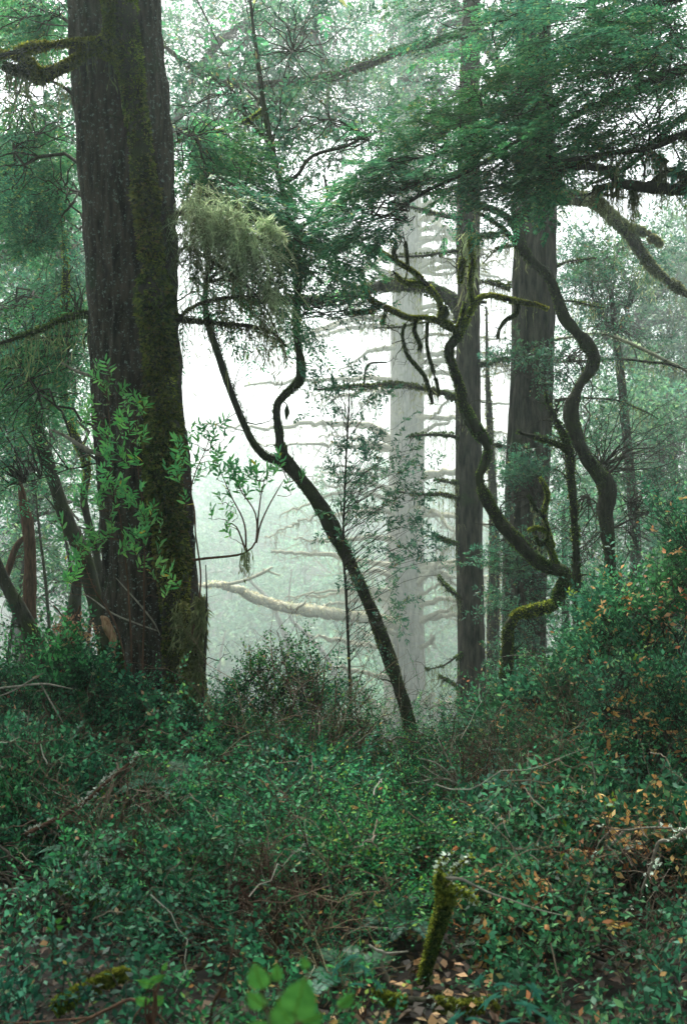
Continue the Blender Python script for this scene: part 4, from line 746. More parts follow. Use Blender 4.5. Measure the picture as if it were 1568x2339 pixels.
def holes(S):
    for (hx, hy, hd, rx_, ry_) in HOLES:
        c_ = P(hx, hy, hd); S = S[((S[:, 0] - c_[0]) / rx_) ** 2 + ((S[:, 1] - c_[1]) / ry_) ** 2 > .5 + .8 * vnoise(S * 5)]
    return S
M['dry_leaf2'] = leafmat('dry_leaf2', [(0, (.3, .14, .035)), (.5, (.6, .36, .11)), (1, (.8, .6, .28))], trans=.3, rough=.6, spec=.2)
# ------------------------------------------------------------------ the thicket
SHP = {
 'salal':  dict(mat='salal_leaf', n=12, ll=.034, lw=.0175, L=.24, ang=50),
 'huckle': dict(mat='huckle_leaf', n=13, ll=.026, lw=.013, L=.24, ang=52),
 'holly':  dict(mat='holly_leaf', n=10, ll=.041, lw=.021, L=.24, ang=50),
}
def shrub(name, label, kind, pxx, pytop, d, wd, dp, n, group=None, over=None, open_=0., stems=46, lime=0, dry=0):
    sp = dict(SHP[kind]); sp.update(over or {}); mat = sp.pop('mat'); L = sp.pop('L')
    top = P(pxx, pytop, d); x0, y0 = top[0], d; zg = float(gz(x0, y0)); h = max(.35, top[2] - zg - .12)
    root = thing(name, label, 'shrub', (x0, y0, zg), group)
    n = int(n * 1.15); m = int(n * 1.7); a = rng.uniform(0, 2 * np.pi, m); cz = rng.uniform(-.1, 1, m); sr = np.sqrt(np.clip(1 - cz ** 2, 0, 1)); rr = rng.uniform(.3, 1, m) ** .45
    U = np.stack([np.cos(a) * sr, np.sin(a) * sr, cz], 1); S = U * rr[:, None] * np.array([wd / 2, dp / 2, h]) 
    bump = .45 + .85 * fbm(U * 2.1 + np.array([x0, y0, 3]), 3); S *= bump[:, None]; S += np.array([x0, y0, zg + .05])
    S = S[fbm(S * 3.2 + 5, 2) > .42 + open_][:n]; S = holes(S)
    base = np.stack([x0 + rng.normal(0, wd * .12, len(S)), y0 + rng.normal(0, dp * .12, len(S)), np.full(len(S), zg)], 1)
    D = norm(S - base) * .75 + rng.normal(0, .38, S.shape) + np.array([0, -.12, .12])
    fs = rng.uniform(.8, 1.4); sp['ll'] *= fs; sp['lw'] *= fs
    g, tw_ = sprays(S, D, rng.uniform(.6, 1.3, len(S)) * L, t0=.05, droop=.2, flat=.55, jitter=.38, tw=.0018, **sp)
    mesh('foliage', g, mat, root)
    k = min(len(S), stems); i = rng.choice(len(S), k, replace=False); K = 9
    sp_ = bez(base[i], S[i], K, .12, .08); w1 = [btubes(sp_, np.linspace(.011, .003, K)[None] * rng.uniform(.5, 1.2, (k, 1)), 5)]
    flat = sp_[:, 3:].reshape(-1, 3); j = np.argmin(((S[:, None] - flat[None]) ** 2).sum(-1), 1); w1.append(btubes(bez(flat[j], S, 4, .05, .06), np.linspace(.003, .0016, 4)[None] * np.ones((len(S), 1)))); w1.append(tw_)
    mesh('stem', merge_g(w1), 'dark_twig', root)
    if kind == 'holly' and dry:
        cc = S[rng.choice(len(S), dry)] - np.array([0, .05, 0]); q = np.repeat(cc, 2, 0) + rng.normal(0, .03, (dry * 2, 3)) + [0, -.03, .03]
        g2, t2 = sprays(q, rng.normal(0, .6, q.shape) + [0, -.4, .1], .06, 4, .05, .026, jitter=.6, droop=.3); mesh('dying_leaves', g2, 'dry_leaf2', root)
    if lime:
        q = S[rng.choice(len(S), lime)] + [0, 0, .05]; g2, t2 = sprays(q, rng.normal(0, .5, (lime, 3)) + [0, -.3, .7], .14, 7, sp['ll'] * 1.1, sp['lw'] * 1.2, jitter=.4); mesh('young_leaves', g2, 'lime_leaf', root)
    return root
GT = 'evergreen shrubs of the thicket'
SH = [
 ('evergreen_shrub', 'bushy small-leaved shrub peaking in front of the foggy clearing, right of the massive fir', 'huckle', 630, 1400, 6.9, 1.7, 1.3, 1500, dict(), .04),
 ('evergreen_shrub', 'small-leaved shrub just below the base of the leaning oak', 'huckle', 880, 1600, 7.2, 1.7, 1.3, 1300, dict(), 0),
 ('evergreen_shrub', 'small-leaved shrub in front of the bases of the two straight firs', 'huckle', 1080, 1640, 7.0, 1.5, 1.3, 1200, dict(), 0),
 ('evergreen_shrub', 'low loose shrub reaching up between the massive fir and the clearing', 'salal', 490, 1440, 6.6, .8, .8, 460, dict(), .05),
 ('evergreen_shrub', 'teal-leaved shrub in front of the foot of the massive fir', 'salal', 330, 1500, 6.3, 1.4, .9, 800, dict(), .03),
 ('evergreen_shrub', 'dense teal-leaved shrub filling the left edge under the dark bending stem', 'salal', 70, 1380, 6.6, 1.9, 1.3, 1500, dict(), 0),
 ('evergreen_shrub', 'teal-leaved shrub under the clump of dry tan leaves at the left', 'salal', 185, 1390, 6.3, 1.1, .9, 900, dict(), .02),
 ('evergreen_shrub', 'teal-leaved shrub on the left edge, in front of the dense one', 'salal', 110, 1640, 5.2, 1.7, 1.2, 1300, dict(), 0),
 ('evergreen_shrub', 'teal-leaved shrub left of the bottom of the mossy stem', 'salal', 330, 1720, 5.0, 1.5, 1.1, 1100, dict(), .03),
 ('evergreen_shrub', 'small-leaved shrub filling the middle of the thicket', 'huckle', 640, 1640, 5.5, 1.9, 1.3, 1800, dict(), 0),
 ('evergreen_shrub', 'small-leaved shrub right of the middle, under the bleached dead branch', 'huckle', 880, 1730, 5.2, 1.6, 1.2, 1500, dict(), 0),
 ('holly_leaved_shrub', 'tall shrub speckled with tan and orange leaves at the right edge', 'holly', 1530, 1040, 7.4, 1.9, 1.4, 1700, dict(), -.02),
 ('holly_leaved_shrub', 'shrub with orange leaf tips in front of the broader fir base', 'holly', 1310, 1480, 6.6, 1.5, 1.2, 1300, dict(), 0),
 ('holly_leaved_shrub', 'darker shrub with green and tan leaves low at the right edge', 'holly', 1500, 1480, 5.6, 1.6, 1.2, 1500, dict(), 0),
 ('holly_leaved_shrub', 'shrub dotted with orange leaves right of the bleached dead branch', 'holly', 1260, 1690, 5.2, 1.5, 1.1, 1300, dict(), 0),
 ('holly_leaved_shrub', 'glossy dark shrub tangled with pale twigs at lower right', 'holly', 1480, 1800, 4.4, 1.3, .9, 650, dict(), .05),
 ('holly_leaved_shrub', 'open glossy shrub right of the mossy post', 'holly', 1280, 1980, 3.9, 1.2, .8, 460, dict(), .08),
 ('evergreen_shrub', 'teal-leaved shrub low at lower left beside the lichened branch', 'salal', 450, 1850, 4.2, 1.3, .9, 750, dict(), .03),
 ('evergreen_shrub', 'dark open shrub at the lower left edge', 'salal', 60, 1860, 4.2, 1.2, .9, 480, dict(), .09),
 ('evergreen_shrub', 'fine-leaved shrub low in the centre, behind the bright broad leaves', 'huckle', 740, 1880, 4.2, 1.3, .9, 900, dict(), .03),
 ('evergreen_shrub', 'fine-leaved shrub just left of the mossy post', 'huckle', 930, 1900, 4.3, 1.0, .8, 600, dict(), .04),
 ('evergreen_shrub', 'bright green shrub at the far left edge beside the dark bending stem', 'huckle', 10, 1440, 8.0, 1.3, 1.2, 900, dict(ll=.045, lw=.025), .02),
 ('holly_leaved_shrub', 'upright shrub with yellow-green young leaves at the foot of the crooked oak', 'holly', 1390, 1290, 8.0, 1.3, 1.2, 900, dict(), .02),
]
for k, (nm, lb, kd, x_, yt, d_, wd, dp, n, ov, op) in enumerate(SH):
    shrub(nm, lb, kd, x_, yt, d_, wd, dp, n, GT, ov, op, lime=(30 if kd == 'huckle' else (46 if 'yellow-green' in lb else 8)), dry=(120 if 'tan' in lb or 'orange' in lb else 60))

# ground cover that nobody could count, one sheet of low leaves, dead twigs and litter under and between the shrubs
def cover():
    n = 19000; y = 2.1 + 9.3 * rng.random(n); x = (rng.random(n) - .5) * (.85 * y + 1.2); z = gz(x, y)
    hh = .05 + 1.0 * np.clip(fbm(np.stack([x * 1.3, y * 1.3, 0 * x + 2], 1), 2) - .25, 0, 1) * 1.3 * np.clip((y - 1.5) / 3, .25, 1) * (1 + .15 * np.abs(x))
    S = np.stack([x, y, z + hh * rng.random(n) ** .35], 1); S = S[(fbm(S * 2.6 + 11, 3) > .47 - .05 * (S[:, 1] < 3.8)) | ((rng.random(n) < .12))];     S = S[~((np.abs(S[:, 0] - P(990, 0, 3.3)[0]) < .16) & (S[:, 1] < 3.45) & (S[:, 1] > 2.2))]
    S = holes(S)
    D = rng.normal(0, .5, S.shape) + [0, -.25, .45]; r = rng.random(len(S)) + .0 * S[:, 0]
    side = S[:, 0] / (S[:, 1] * .345)
    a = (side < -.1) & (r < .75); b = ~a & (side < .35); c = ~a & ~b
    out = []
    for msk, kd in ((a, 'salal'), (b, 'huckle'), (c, 'holly')):
        sp = dict(SHP[kd]); mat = sp.pop('mat'); L = sp.pop('L'); g, tw_ = sprays(S[msk], D[msk], rng.uniform(.5, 1.2, msk.sum()) * L, t0=.05, droop=.25, flat=.5, jitter=.4, tw=.002, **sp)
        out.append((g, mat)); out.append((tw_, 'dark_twig'))
    me = merge_g([o[0] for o in out]); ob = mesh('ground_cover', me, 'salal_leaf'); mats = []
    for g, mt in out:
        if mt not in mats: mats.append(mt)
    ob.data.materials.clear(); [ob.data.materials.append(M[q]) for q in mats]
    idx = np.concatenate([np.full(len(g[1]), mats.index(mt), np.int32) for g, mt in out]); ob.data.polygons.foreach_set('material_index', idx); ob['kind'] = 'stuff'
cover()
def litter():
    n = 5000; y = 2.2 + 5.5 * rng.random(n); x = (rng.random(n) - .5) * (.8 * y + 1); z = gz(x, y) + .01 + .05 * rng.random(n); k0 = (x > P(500, 0, 1)[0] * y) & (x < P(1150, 0, 1)[0] * y) & (fbm(np.stack([x, y, z], 1) * 3, 2) > .45); x, y, z = x[k0], y[k0], z[k0]; n = len(x)
    S = np.stack([x, y, z], 1); d = norm(rng.normal(0, 1, S.shape) * [1, 1, .3]); nn = norm(np.array([0, 0, 1.]) + rng.normal(0, .3, S.shape)); nn = norm(nn - d * (nn * d).sum(1, keepdims=True))
    o = mesh('leaf_litter', leaves(S, d, nn, rng.uniform(.02, .05, n), rng.uniform(.008, .018, n)), 'dry_leaf'); o['kind'] = 'stuff'
litter()
def dark_litter():
    n = 16000; y = 2.3 + 6.5 * rng.random(n); x = (rng.random(n) - .5) * (.82 * y + 1); z = gz(x, y) + .005 + .06 * rng.random(n) ** 2
    S = np.stack([x, y, z], 1); d = norm(rng.normal(0, 1, S.shape) * [1, 1, .35]); nn = norm(np.array([0, 0, 1.]) + rng.normal(0, .4, S.shape)); nn = norm(nn - d * (nn * d).sum(1, keepdims=True))
    o = mesh('dead_leaves', leaves(S, d, nn, rng.uniform(.02, .06, n), rng.uniform(.006, .018, n), fold=.5), leafmat('dark_litter', [(0, (.01, .008, .005)), (.6, (.045, .028, .016)), (.9, (.11, .065, .035)), (1, (.05, .09, .03))], trans=.1, rough=.7)); o['kind'] = 'stuff'
dark_litter()
def tangle():
    n = 1700; y = 2.9 + 5.8 * rng.random(n); x = (rng.random(n) - .5) * (.8 * y + .6); z = gz(x, y) + rng.uniform(.05, .85, n)
    A = np.stack([x, y, z], 1); B = A + rng.normal(0, 1, A.shape) * [.14, .14, .14]
    o = mesh('dead_twigs', btubes(bez(A, B, 9, .05, .09), np.linspace(.0022, .0008, 9)[None] * rng.uniform(.5, 1.3, (n, 1)), 4), leaf_twig); o['kind'] = 'stuff'
leaf_twig = leafmat('twig_mix', [(0, (.03, .02, .013)), (.6, (.08, .055, .035)), (.95, (.16, .13, .1)), (1, (.36, .34, .29))], trans=.0, rough=.8, spec=.2)
tangle()

def brush(label, x, y, d_, w_, n, mat='brush'):
    c_ = P(x, y, d_); zg = float(gz(c_[0], d_)); r_ = thing('bare_brushwood', label, 'dead shrub', (c_[0], d_, zg))
    A = np.array([c_[0], d_, zg]) + rng.normal(0, .05, (n, 3)) * [1, 1, 0]; B = c_ + rng.normal(0, 1, (n, 3)) * [w_ / 2, w_ / 3, w_ / 3.2]
    m_ = bez(A, B, 9, .12, .07); gs = [btubes(m_, np.linspace(.004, .0012, 9)[None] * rng.uniform(.6, 1.2, (n, 1)), 4)]
    q = m_[:, 4:].reshape(-1, 3); q = np.repeat(q, 3, 0); E = q + rng.normal(0, 1, q.shape) * .1 + [0, 0, .04]; gs.append(btubes(bez(q, E, 5, .05, .09), np.linspace(.0016, .0007, 5)[None] * np.ones((len(q), 1)), 3))
    mesh('twig', merge_g(gs), mat, r_)
M['brush'] = leafmat('brush', [(0, (.05, .028, .018)), (.6, (.13, .08, .05)), (.9, (.24, .18, .12)), (1, (.45, .4, .32))], trans=0, rough=.8, spec=.2)
for a_ in [('grey-brown bare brushwood behind the bleached dead branch', 1110, 1740, 5.1, .5, 60), ('brown bare twigs showing through the small-leaved shrub left of the leaning oak', 690, 1600, 6.0, .7, 50), ('brown bare twigs in the middle of the left thicket', 300, 1900, 4.3, .6, 46),
           ('reddish bare twigs low in the centre above the bright broad leaves', 640, 2130, 3.6, .55, 50), ('thin bare twigs in the dark hollow at the right edge', 1470, 2080, 3.7, .5, 16), ('brown twigs at the far left edge below the pale sticks', 60, 1700, 5.3, .6, 40), ('bare twigs in the right thicket under the upright yellow-green shrub', 1340, 1600, 5.9, .6, 46)]: brush(*a_)

# ---- bay laurel sprouting bright leaves around the massive fir
bay = thing('bay_laurel', 'young shrub with bright green lance-shaped leaves sprouting in front of the massive fir', 'shrub', P(330, 1800, 6.4))
CL = [(240, 890), (265, 905), (300, 935), (295, 915), (225, 1000), (245, 1035), (230, 1060), (310, 985), (325, 1035), (265, 1115), (250, 1135), (290, 1150), (300, 1130), (215, 1130), (335, 1185), (350, 1200), (325, 1195), (220, 1250), (180, 1262), (200, 1240), (165, 1240), (160, 1330), (150, 1310), (250, 1260), (310, 1270), (325, 1300), (320, 1250), (385, 1335), (405, 1060), (415, 1090), (410, 1110), (445, 1035), (470, 1010), (480, 1000), (485, 1030), (500, 1055), (492, 1085), (505, 1100), (535, 1080), (548, 1100), (560, 1090), (575, 1105), (597, 1088), (605, 1105), (642, 1078), (655, 1105), (520, 1195), (570, 1120), (530, 1160), (215, 950), (270, 1010), (280, 1060), (240, 1170)]
Sb, Db, stem_paths = [], [], []
for (x_, y_) in CL:
    d_ = 6.45 + rng.uniform(-.2, .15) + (.1 if x_ > 430 else 0); q = P(x_, y_, d_)
    for _ in range(4 if x_ < 430 else 3): Sb.append(q + rng.normal(0, .045, 3)); Db.append(norm(np.array([rng.normal(0, .5), rng.normal(-.15, .4), .8 + rng.normal(0, .3)])))
Sb, Db = np.array(Sb), np.array(Db)
g, t_ = sprays(Sb, Db, rng.uniform(.06, .12, len(Sb)), 8, .062, .0185, ang=48, droop=.0, flat=.2, six=True, jitter=.6, t0=.1, taper=.15)
mesh('foliage', g, 'bay_leaf', bay)
mains = [[(330, 1800), (300, 1500), (285, 1300), (270, 1150), (250, 1000), (235, 885)], [(335, 1800), (330, 1500), (335, 1350), (335, 1200), (320, 1050), (300, 930)], [(325, 1800), (280, 1480), (220, 1340), (180, 1250)], [(340, 1800), (440, 1420), (450, 1200), (440, 1120), (470, 1030), (480, 990)],
         [(440, 1280), (470, 1275), (540, 1270), (562, 1262), (585, 1240), (590, 1180), (560, 1130), (540, 1085)], [(585, 1240), (600, 1190), (640, 1120), (655, 1095)], [(562, 1262), (555, 1200), (520, 1130), (500, 1060)], [(585, 1240), (590, 1150), (600, 1100)], [(562, 1262), (540, 1200), (520, 1190)]]
mg = []; allp = []
for k, mp_ in enumerate(mains):
    pts = np.array([[*P(x_, y_, 6.5), .006 if k != 4 else .008] for x_, y_ in mp_]); pts[:, 3] *= np.linspace(1.3, .35, len(pts)); mg.append(tube(pts, 6, .04, jit=.05, seed=k)); allp.append(spline(pts, .04)[:, :3])
allp = np.vstack(allp); j = np.argmin(((Sb[:, None] - allp[None]) ** 2).sum(-1) + np.where(allp[None, :, 2] > Sb[:, None, 2], .2, 0), 1)
mg.append(btubes(bez(allp[j], Sb, 6, .03, .07), np.linspace(.003, .0015, 6)[None] * np.ones((len(Sb), 1)))); mg.append(t_)
mesh('stem', merge_g(mg), 'red_twig', bay)
q = P(562, 1262, 6.5) + rng.normal(0, .015, (26, 3)); mesh('hanging_lichen', merge_g(strands(q, rng.uniform(.05, .22, 26), w0=.003)), 'lichen', bay)

# ---- pale bearded stems at the right foot of the massive fir
bs_ = thing('mossy_snag', 'thin broken stems bearded with pale yellow-green moss, against the right foot of the massive fir', 'dead tree', P(440, 1800, 6.5))
for k, pth in enumerate([[(436, 1800, 9), (425, 1600, 9), (431, 1480, 8), (425, 1400, 8), (416, 1375, 5)], [(460, 1800, 9), (462, 1600, 9), (468, 1500, 8), (472, 1380, 5), (470, 1290, 2)], [(440, 1640, 9), (455, 1540, 8), (430, 1450, 8), (405, 1400, 4)], [(445, 1420, 8), (460, 1390, 6), (455, 1365, 4)]]):
    pts = px(pth, 6.5); o = mesh('stem', tube(pts, 8, .04, .25, 12, seed=k + 300), 'dark_twig', bs_, smooth=True)
    if k != 1:
        s = spline(pts, .04); s = s[s[:, 2] > .2]; mesh('moss', fuzz(s, 2000, .04, wd=.22, bias=.2, hang=.6), leafmat('yellow_moss', [(0, (.06, .075, .02)), (.5, (.17, .19, .06)), (1, (.38, .4, .16))], trans=.35, rough=.8, spec=.1) if k == 0 else 'lichen', o)
        mesh('hanging_lichen', merge_g(strands(s[rng.integers(0, len(s), 90), :3] + rng.normal(0, .02, (90, 3)), rng.uniform(.08, .3, 90), w0=.004, side=5)), 'lichen', o)
# ---- broken stump with orange torn wood, and the dry brown clump beside it
st = thing('broken_stump', 'short broken stump with torn orange-brown wood at the left foot of the massive fir', 'stump', P(262, 1760, 6.9))
mesh('stub', tube(px([(268, 1760, 44), (262, 1600, 40), (258, 1520, 40), (250, 1470, 38), (242, 1430, 26)], 6.9), 12, .03, .25, 9, seed=310), 'oak_bark', st, smooth=True)
mesh('torn_wood', [tube(px([(264, 1475, 10), (256, 1450, 20), (246, 1430, 24), (238, 1414, 16), (230, 1408, 6)], 6.72), 10, .015, .4, 22, seed=311), tube(px([(262, 1500, 8), (257, 1470, 12), (250, 1440, 8)], 6.7), 8, .015, .5, 30, seed=312)], 'wood', st)
s = spline(px([(262, 1760, 44), (262, 1600, 40), (258, 1520, 40), (250, 1470, 38)], 6.9)); mesh('moss', fuzz(s, 3500, .03, bias=0), 'dark_moss', st)
dc = thing('dried_fern', 'clump of dry tan leaves lying on the thicket left of the massive fir', 'dead plant', P(180, 1460, 6.4))
S = fill(170, 115, 1418, 225, 1470, 6.2, 6.6, .2, 3); g, t_ = sprays(S, rng.normal(0, .6, S.shape) + [0, -.2, .2], .11, 7, .035, .018, jitter=.5, droop=.3); mesh('dry_leaves', g, 'dry_leaf', dc); mesh('stalk', [t_, btubes(bez(S[:20] + rng.normal(0, .1, (20, 3)) - [0, 0, .12], S[:20], 6, .1, .06), np.linspace(.006, .002, 6)[None] * np.ones((20, 1)))], 'red_twig', dc)

# ---- mossy post, lower right of centre
DPO = 3.3
po = thing('mossy_post', 'short upright moss-furred dead stem topped by a pale bent twig', 'dead stem', P(972, 2275, DPO))
pp = px([(950, 2300, 17), (966, 2245, 17), (982, 2180, 19), (1000, 2115, 24), (1016, 2065, 25), (1016, 2035, 17), (1006, 2015, 13), (1001, 1996, 5)], DPO)
mesh('stem', tube(pp, 20, .012, .25, 14, seed=320), 'oak_bark', po, smooth=True); sp_ = spline(pp, .012)
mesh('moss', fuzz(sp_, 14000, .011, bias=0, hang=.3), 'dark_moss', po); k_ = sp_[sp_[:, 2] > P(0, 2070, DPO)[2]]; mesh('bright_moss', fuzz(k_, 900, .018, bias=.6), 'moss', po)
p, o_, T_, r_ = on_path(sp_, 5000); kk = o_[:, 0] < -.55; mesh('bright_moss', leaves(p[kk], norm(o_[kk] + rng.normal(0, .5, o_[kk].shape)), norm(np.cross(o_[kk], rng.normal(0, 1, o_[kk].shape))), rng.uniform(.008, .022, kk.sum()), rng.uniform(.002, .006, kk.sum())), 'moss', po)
mesh('twig', tube(px([(1003, 2020, 6), (1012, 2007, 8), (1035, 2004, 8), (1060, 2008, 7), (1090, 2025, 6), (1120, 2040, 5), (1160, 2055, 4), (1230, 2080, 3), (1300, 2095, 2)], DPO), 8, .01, .1, 30, jit=.01), 'pale_twig', po, smooth=True)
for k, pth in enumerate([[(1010, 2030, 6), (1000, 1990, 6), (1015, 1960, 6), (1030, 1945, 4)], [(1015, 2010, 5), (1040, 1985, 6), (1060, 1965, 5), (1080, 1955, 3)], [(1020, 2020, 5), (1060, 2040, 5), (1090, 2060, 3)]]):
    pts = px(pth, DPO + .03); o = mesh('twig', tube(pts, 6, .01, .2, 30), 'dark_twig', po); mesh('moss', fuzz(spline(pts, .01), 260, .014, bias=.2), 'moss', o); p, o_, _, _ = on_path(spline(pts, .01), 60); mesh('lichen_flakes', leaves(p, norm(o_ + rng.normal(0, .4, o_.shape)), norm(np.cross(o_, rng.normal(0, 1, o_.shape))), rng.uniform(.01, .022, 60), rng.uniform(.005, .01, 60)), 'white_lichen', o)

# ---- fallen and dead branches one can pick out
def dead_branch(name, label, paths, d, mat, moss=None, flakes=0, mn=900, sides=7, cat='branch', mlen=.02, jit=.02, fl=.018):
    """paths: first is the main stem, the others leave from it"""
    pts = px(paths[0], d); r_ = thing(name, label, cat, pts[0, :3])
    for k, pth in enumerate(paths):
        q = px(pth, d); o = mesh('main_stem' if k == 0 else 'side_twig', tube(q, sides, .015, .15, 25, jit=jit, seed=k + len(label)), mat, r_, smooth=True); s = spline(q, .02)
        if moss: mesh('moss', fuzz(s, mn, mlen, bias=.4), moss, o)
        if flakes:
            p, o_, _, _ = on_path(s, flakes, .5); keep = vnoise(p * 14) > .52; p, o_ = p[keep], o_[keep]; m = len(p)
            if m: mesh('lichen_flakes', leaves(p, norm(o_ + rng.normal(0, .5, o_.shape)), norm(np.cross(o_, rng.normal(0, 1, o_.shape))), rng.uniform(.4, 1.3, m) * fl, rng.uniform(.3, .7, m) * fl, fold=.5), 'white_lichen', o)
    return r_
dead_branch('dead_branch', 'bleached grey dead branch with forked bare twigs lying on the thicket right of centre', [[(1150, 1850, 8), (1085, 1810, 8), (1045, 1792, 8), (1010, 1778, 6), (965, 1783, 4), (928, 1790, 2)], [(1040, 1790, 6), (1020, 1762, 5), (990, 1742, 4), (955, 1733, 2)], [(1048, 1782, 5), (1030, 1745, 4), (1010, 1710, 3), (998, 1688, 2)], [(1010, 1778, 4), (985, 1765, 3), (965, 1750, 2)], [(1005, 1780, 4), (975, 1812, 3), (945, 1832, 2)], [(1045, 1790, 4), (1050, 1740, 3), (1040, 1700, 2), (1028, 1680, 1.5)], [(985, 1778, 3), (962, 1772, 2), (950, 1760, 1.5)]], 4.95, 'pale_twig')
dead_branch('dead_branch', 'pale forked twigs arching down from the right edge into the dark hollow', [[(1640, 1850, 9), (1568, 1894, 8), (1533, 1919, 8), (1503, 1924, 8), (1486, 1975, 7), (1466, 2030, 6), (1461, 2059, 6), (1433, 2079, 5), (1430, 2105, 3)], [(1640, 1925, 5), (1568, 1904, 5), (1523, 1891, 5), (1473, 1889, 5), (1423, 1894, 4), (1358, 1884, 2)], [(1423, 1897, 6), (1405, 1920, 6), (1383, 1936, 5), (1358, 1952, 3)], [(1500, 1926, 4), (1505, 1960, 3), (1490, 2000, 2)], [(1395, 1895, 3), (1370, 1925, 3), (1360, 1960, 2)]], 3.9, 'pale_twig', flakes=40)
dead_branch('dead_branch', 'grey forked twig low at the right edge', [[(1640, 2170, 5), (1568, 2162, 5), (1510, 2156, 5), (1465, 2140, 4), (1440, 2120, 2)], [(1510, 2156, 4), (1488, 2190, 3), (1470, 2210, 2)], [(1465, 2140, 3), (1480, 2180, 3), (1510, 2215, 2)]], 3.5, 'pale_twig')
dead_branch('dead_branch', 'fallen stick crusted with pale lichen slanting up to the right in the left thicket', [[(60, 1905, 10), (130, 1870, 10), (190, 1832, 9), (230, 1795, 9), (262, 1768, 8), (290, 1745, 7), (320, 1720, 4)]], 4.6, 'red_twig', flakes=240)
dead_branch('dead_branch', 'mossy branch tipped with white lichen flakes, lower left, pointing right', [[(120, 2010, 12), (170, 2038, 12), (230, 2056, 12), (280, 2078, 11), (320, 2086, 8), (350, 2088, 5), (376, 2088, 2)]], 3.8, 'oak_bark', moss='dark_moss', flakes=320, mn=1800)
dead_branch('dead_branch', 'twig with white lichen flakes at the left edge above the dark hollow', [[(-40, 2000, 8), (0, 2030, 8), (20, 2038, 7), (45, 2040, 6), (65, 2052, 3)]], 3.8, 'dark_twig', flakes=160)
dead_branch('dead_branch', 'upright twig crusted with white lichen in the left thicket', [[(150, 2060, 9), (142, 2020, 8), (140, 1985, 8), (137, 1950, 7), (145, 1925, 5)], [(140, 1985, 5), (165, 1960, 5), (200, 1958, 4), (240, 1968, 4), (275, 1978, 2)]], 4.0, 'dark_twig', flakes=180, moss='dark_moss', mn=500)
dead_branch('fallen_branch', 'yellow-green mossy fallen branch at the bottom left', [[(130, 2300, 26), (170, 2275, 26), (215, 2254, 24), (255, 2236, 22), (292, 2222, 16)]], 2.9, 'oak_bark', moss='moss', mn=5000, mlen=.016)
dead_branch('fallen_branch', 'reddish-brown bent stick across the bottom left corner', [[(140, 2360, 8), (200, 2325, 8), (250, 2300, 8), (300, 2278, 8), (335, 2290, 6), (370, 2320, 5), (395, 2360, 4)], [(335, 2290, 5), (310, 2320, 4), (300, 2360, 3)], [(200, 2325, 5), (120, 2330, 4), (40, 2335, 3), (0, 2330, 2)]], 2.5, 'red_twig')
dead_branch('fallen_branch', 'thin brown stem rising in an S at the bottom, left of the bright broad leaves', [[(480, 2360, 8), (482, 2330, 8), (490, 2285, 8), (510, 2250, 7), (520, 2210, 5), (530, 2160, 4), (535, 2120, 2)]], 2.8, 'red_twig')
dead_branch('fallen_branch', 'pale crooked stick standing just left of the mossy post', [[(890, 2255, 8), (885, 2230, 8), (872, 2205, 9), (878, 2178, 9), (860, 2172, 7), (842, 2160, 4)], [(878, 2178, 6), (900, 2176, 5), (930, 2172, 3)]], 3.2, 'pale_twig')
dead_branch('fallen_branch', 'moss and lichen covered branch lying at the foot of the mossy post', [[(850, 2270, 14), (900, 2285, 18), (960, 2292, 20), (1020, 2298, 18), (1080, 2300, 14), (1130, 2290, 8)]], 3.05, 'oak_bark', moss='moss', mn=4200, mlen=.018, flakes=200)
dead_branch('fallen_branch', 'lichen-speckled mossy branch behind the mossy post, pointing right', [[(1040, 2168, 4), (1080, 2158, 5), (1120, 2164, 4), (1165, 2172, 2)]], 3.6, 'oak_bark', moss='dark_moss', mn=500, mlen=.016, flakes=90)
dead_branch('vine', 'thin brown vine looping through the right thicket', [[(1250, 2260, 4), (1290, 2200, 4), (1300, 2120, 4), (1320, 2040, 4), (1330, 1980, 3), (1370, 1900, 3), (1400, 1830, 2)]], 3.7, 'red_twig')
dead_branch('vine', 'pale curved stem low in the right thicket', [[(1400, 2340, 5), (1370, 2300, 5), (1362, 2250, 5), (1375, 2210, 4), (1410, 2180, 3), (1440, 2160, 2)]], 3.4, 'pale_twig')
dead_branch('dead_branch', 'thin grey wavy twig hanging in the right-hand orange-leaved shrub', [[(1350, 1740, 4), (1357, 1775, 5), (1355, 1800, 5), (1364, 1830, 4), (1362, 1850, 3)]], 4.7, 'pale_twig')
dead_branch('dead_branch', 'long bare pale sticks crossing on the thicket at the left edge', [[(-30, 1580, 4), (40, 1568, 5), (100, 1560, 5), (165, 1572, 2)], [(0, 1590, 3), (60, 1560, 4), (100, 1540, 2)], [(95, 1565, 4), (120, 1610, 4), (150, 1655, 2)]], 5.8, 'pale_twig')
dead_branch('dead_branch', 'bare crossed twigs leaning on the foot of the massive fir', [[(190, 1355, 2), (250, 1395, 4), (310, 1420, 4), (365, 1440, 3)], [(265, 1320, 2), (310, 1370, 4), (350, 1420, 4), (365, 1450, 2)]], 6.9, 'pale_twig')
dead_branch('dead_branch', 'grey lichened upright twig low in the centre behind the bright broad leaves', [[(735, 2220, 8), (745, 2170, 7), (752, 2080, 7), (748, 2020, 6), (725, 1970, 6), (705, 1940, 6), (690, 1880, 4)], [(725, 1970, 5), (700, 1955, 4), (660, 1950, 2)], [(745, 2010, 4), (770, 1990, 4), (790, 1970, 2)]], 4.0, 'oak_bark', flakes=200)

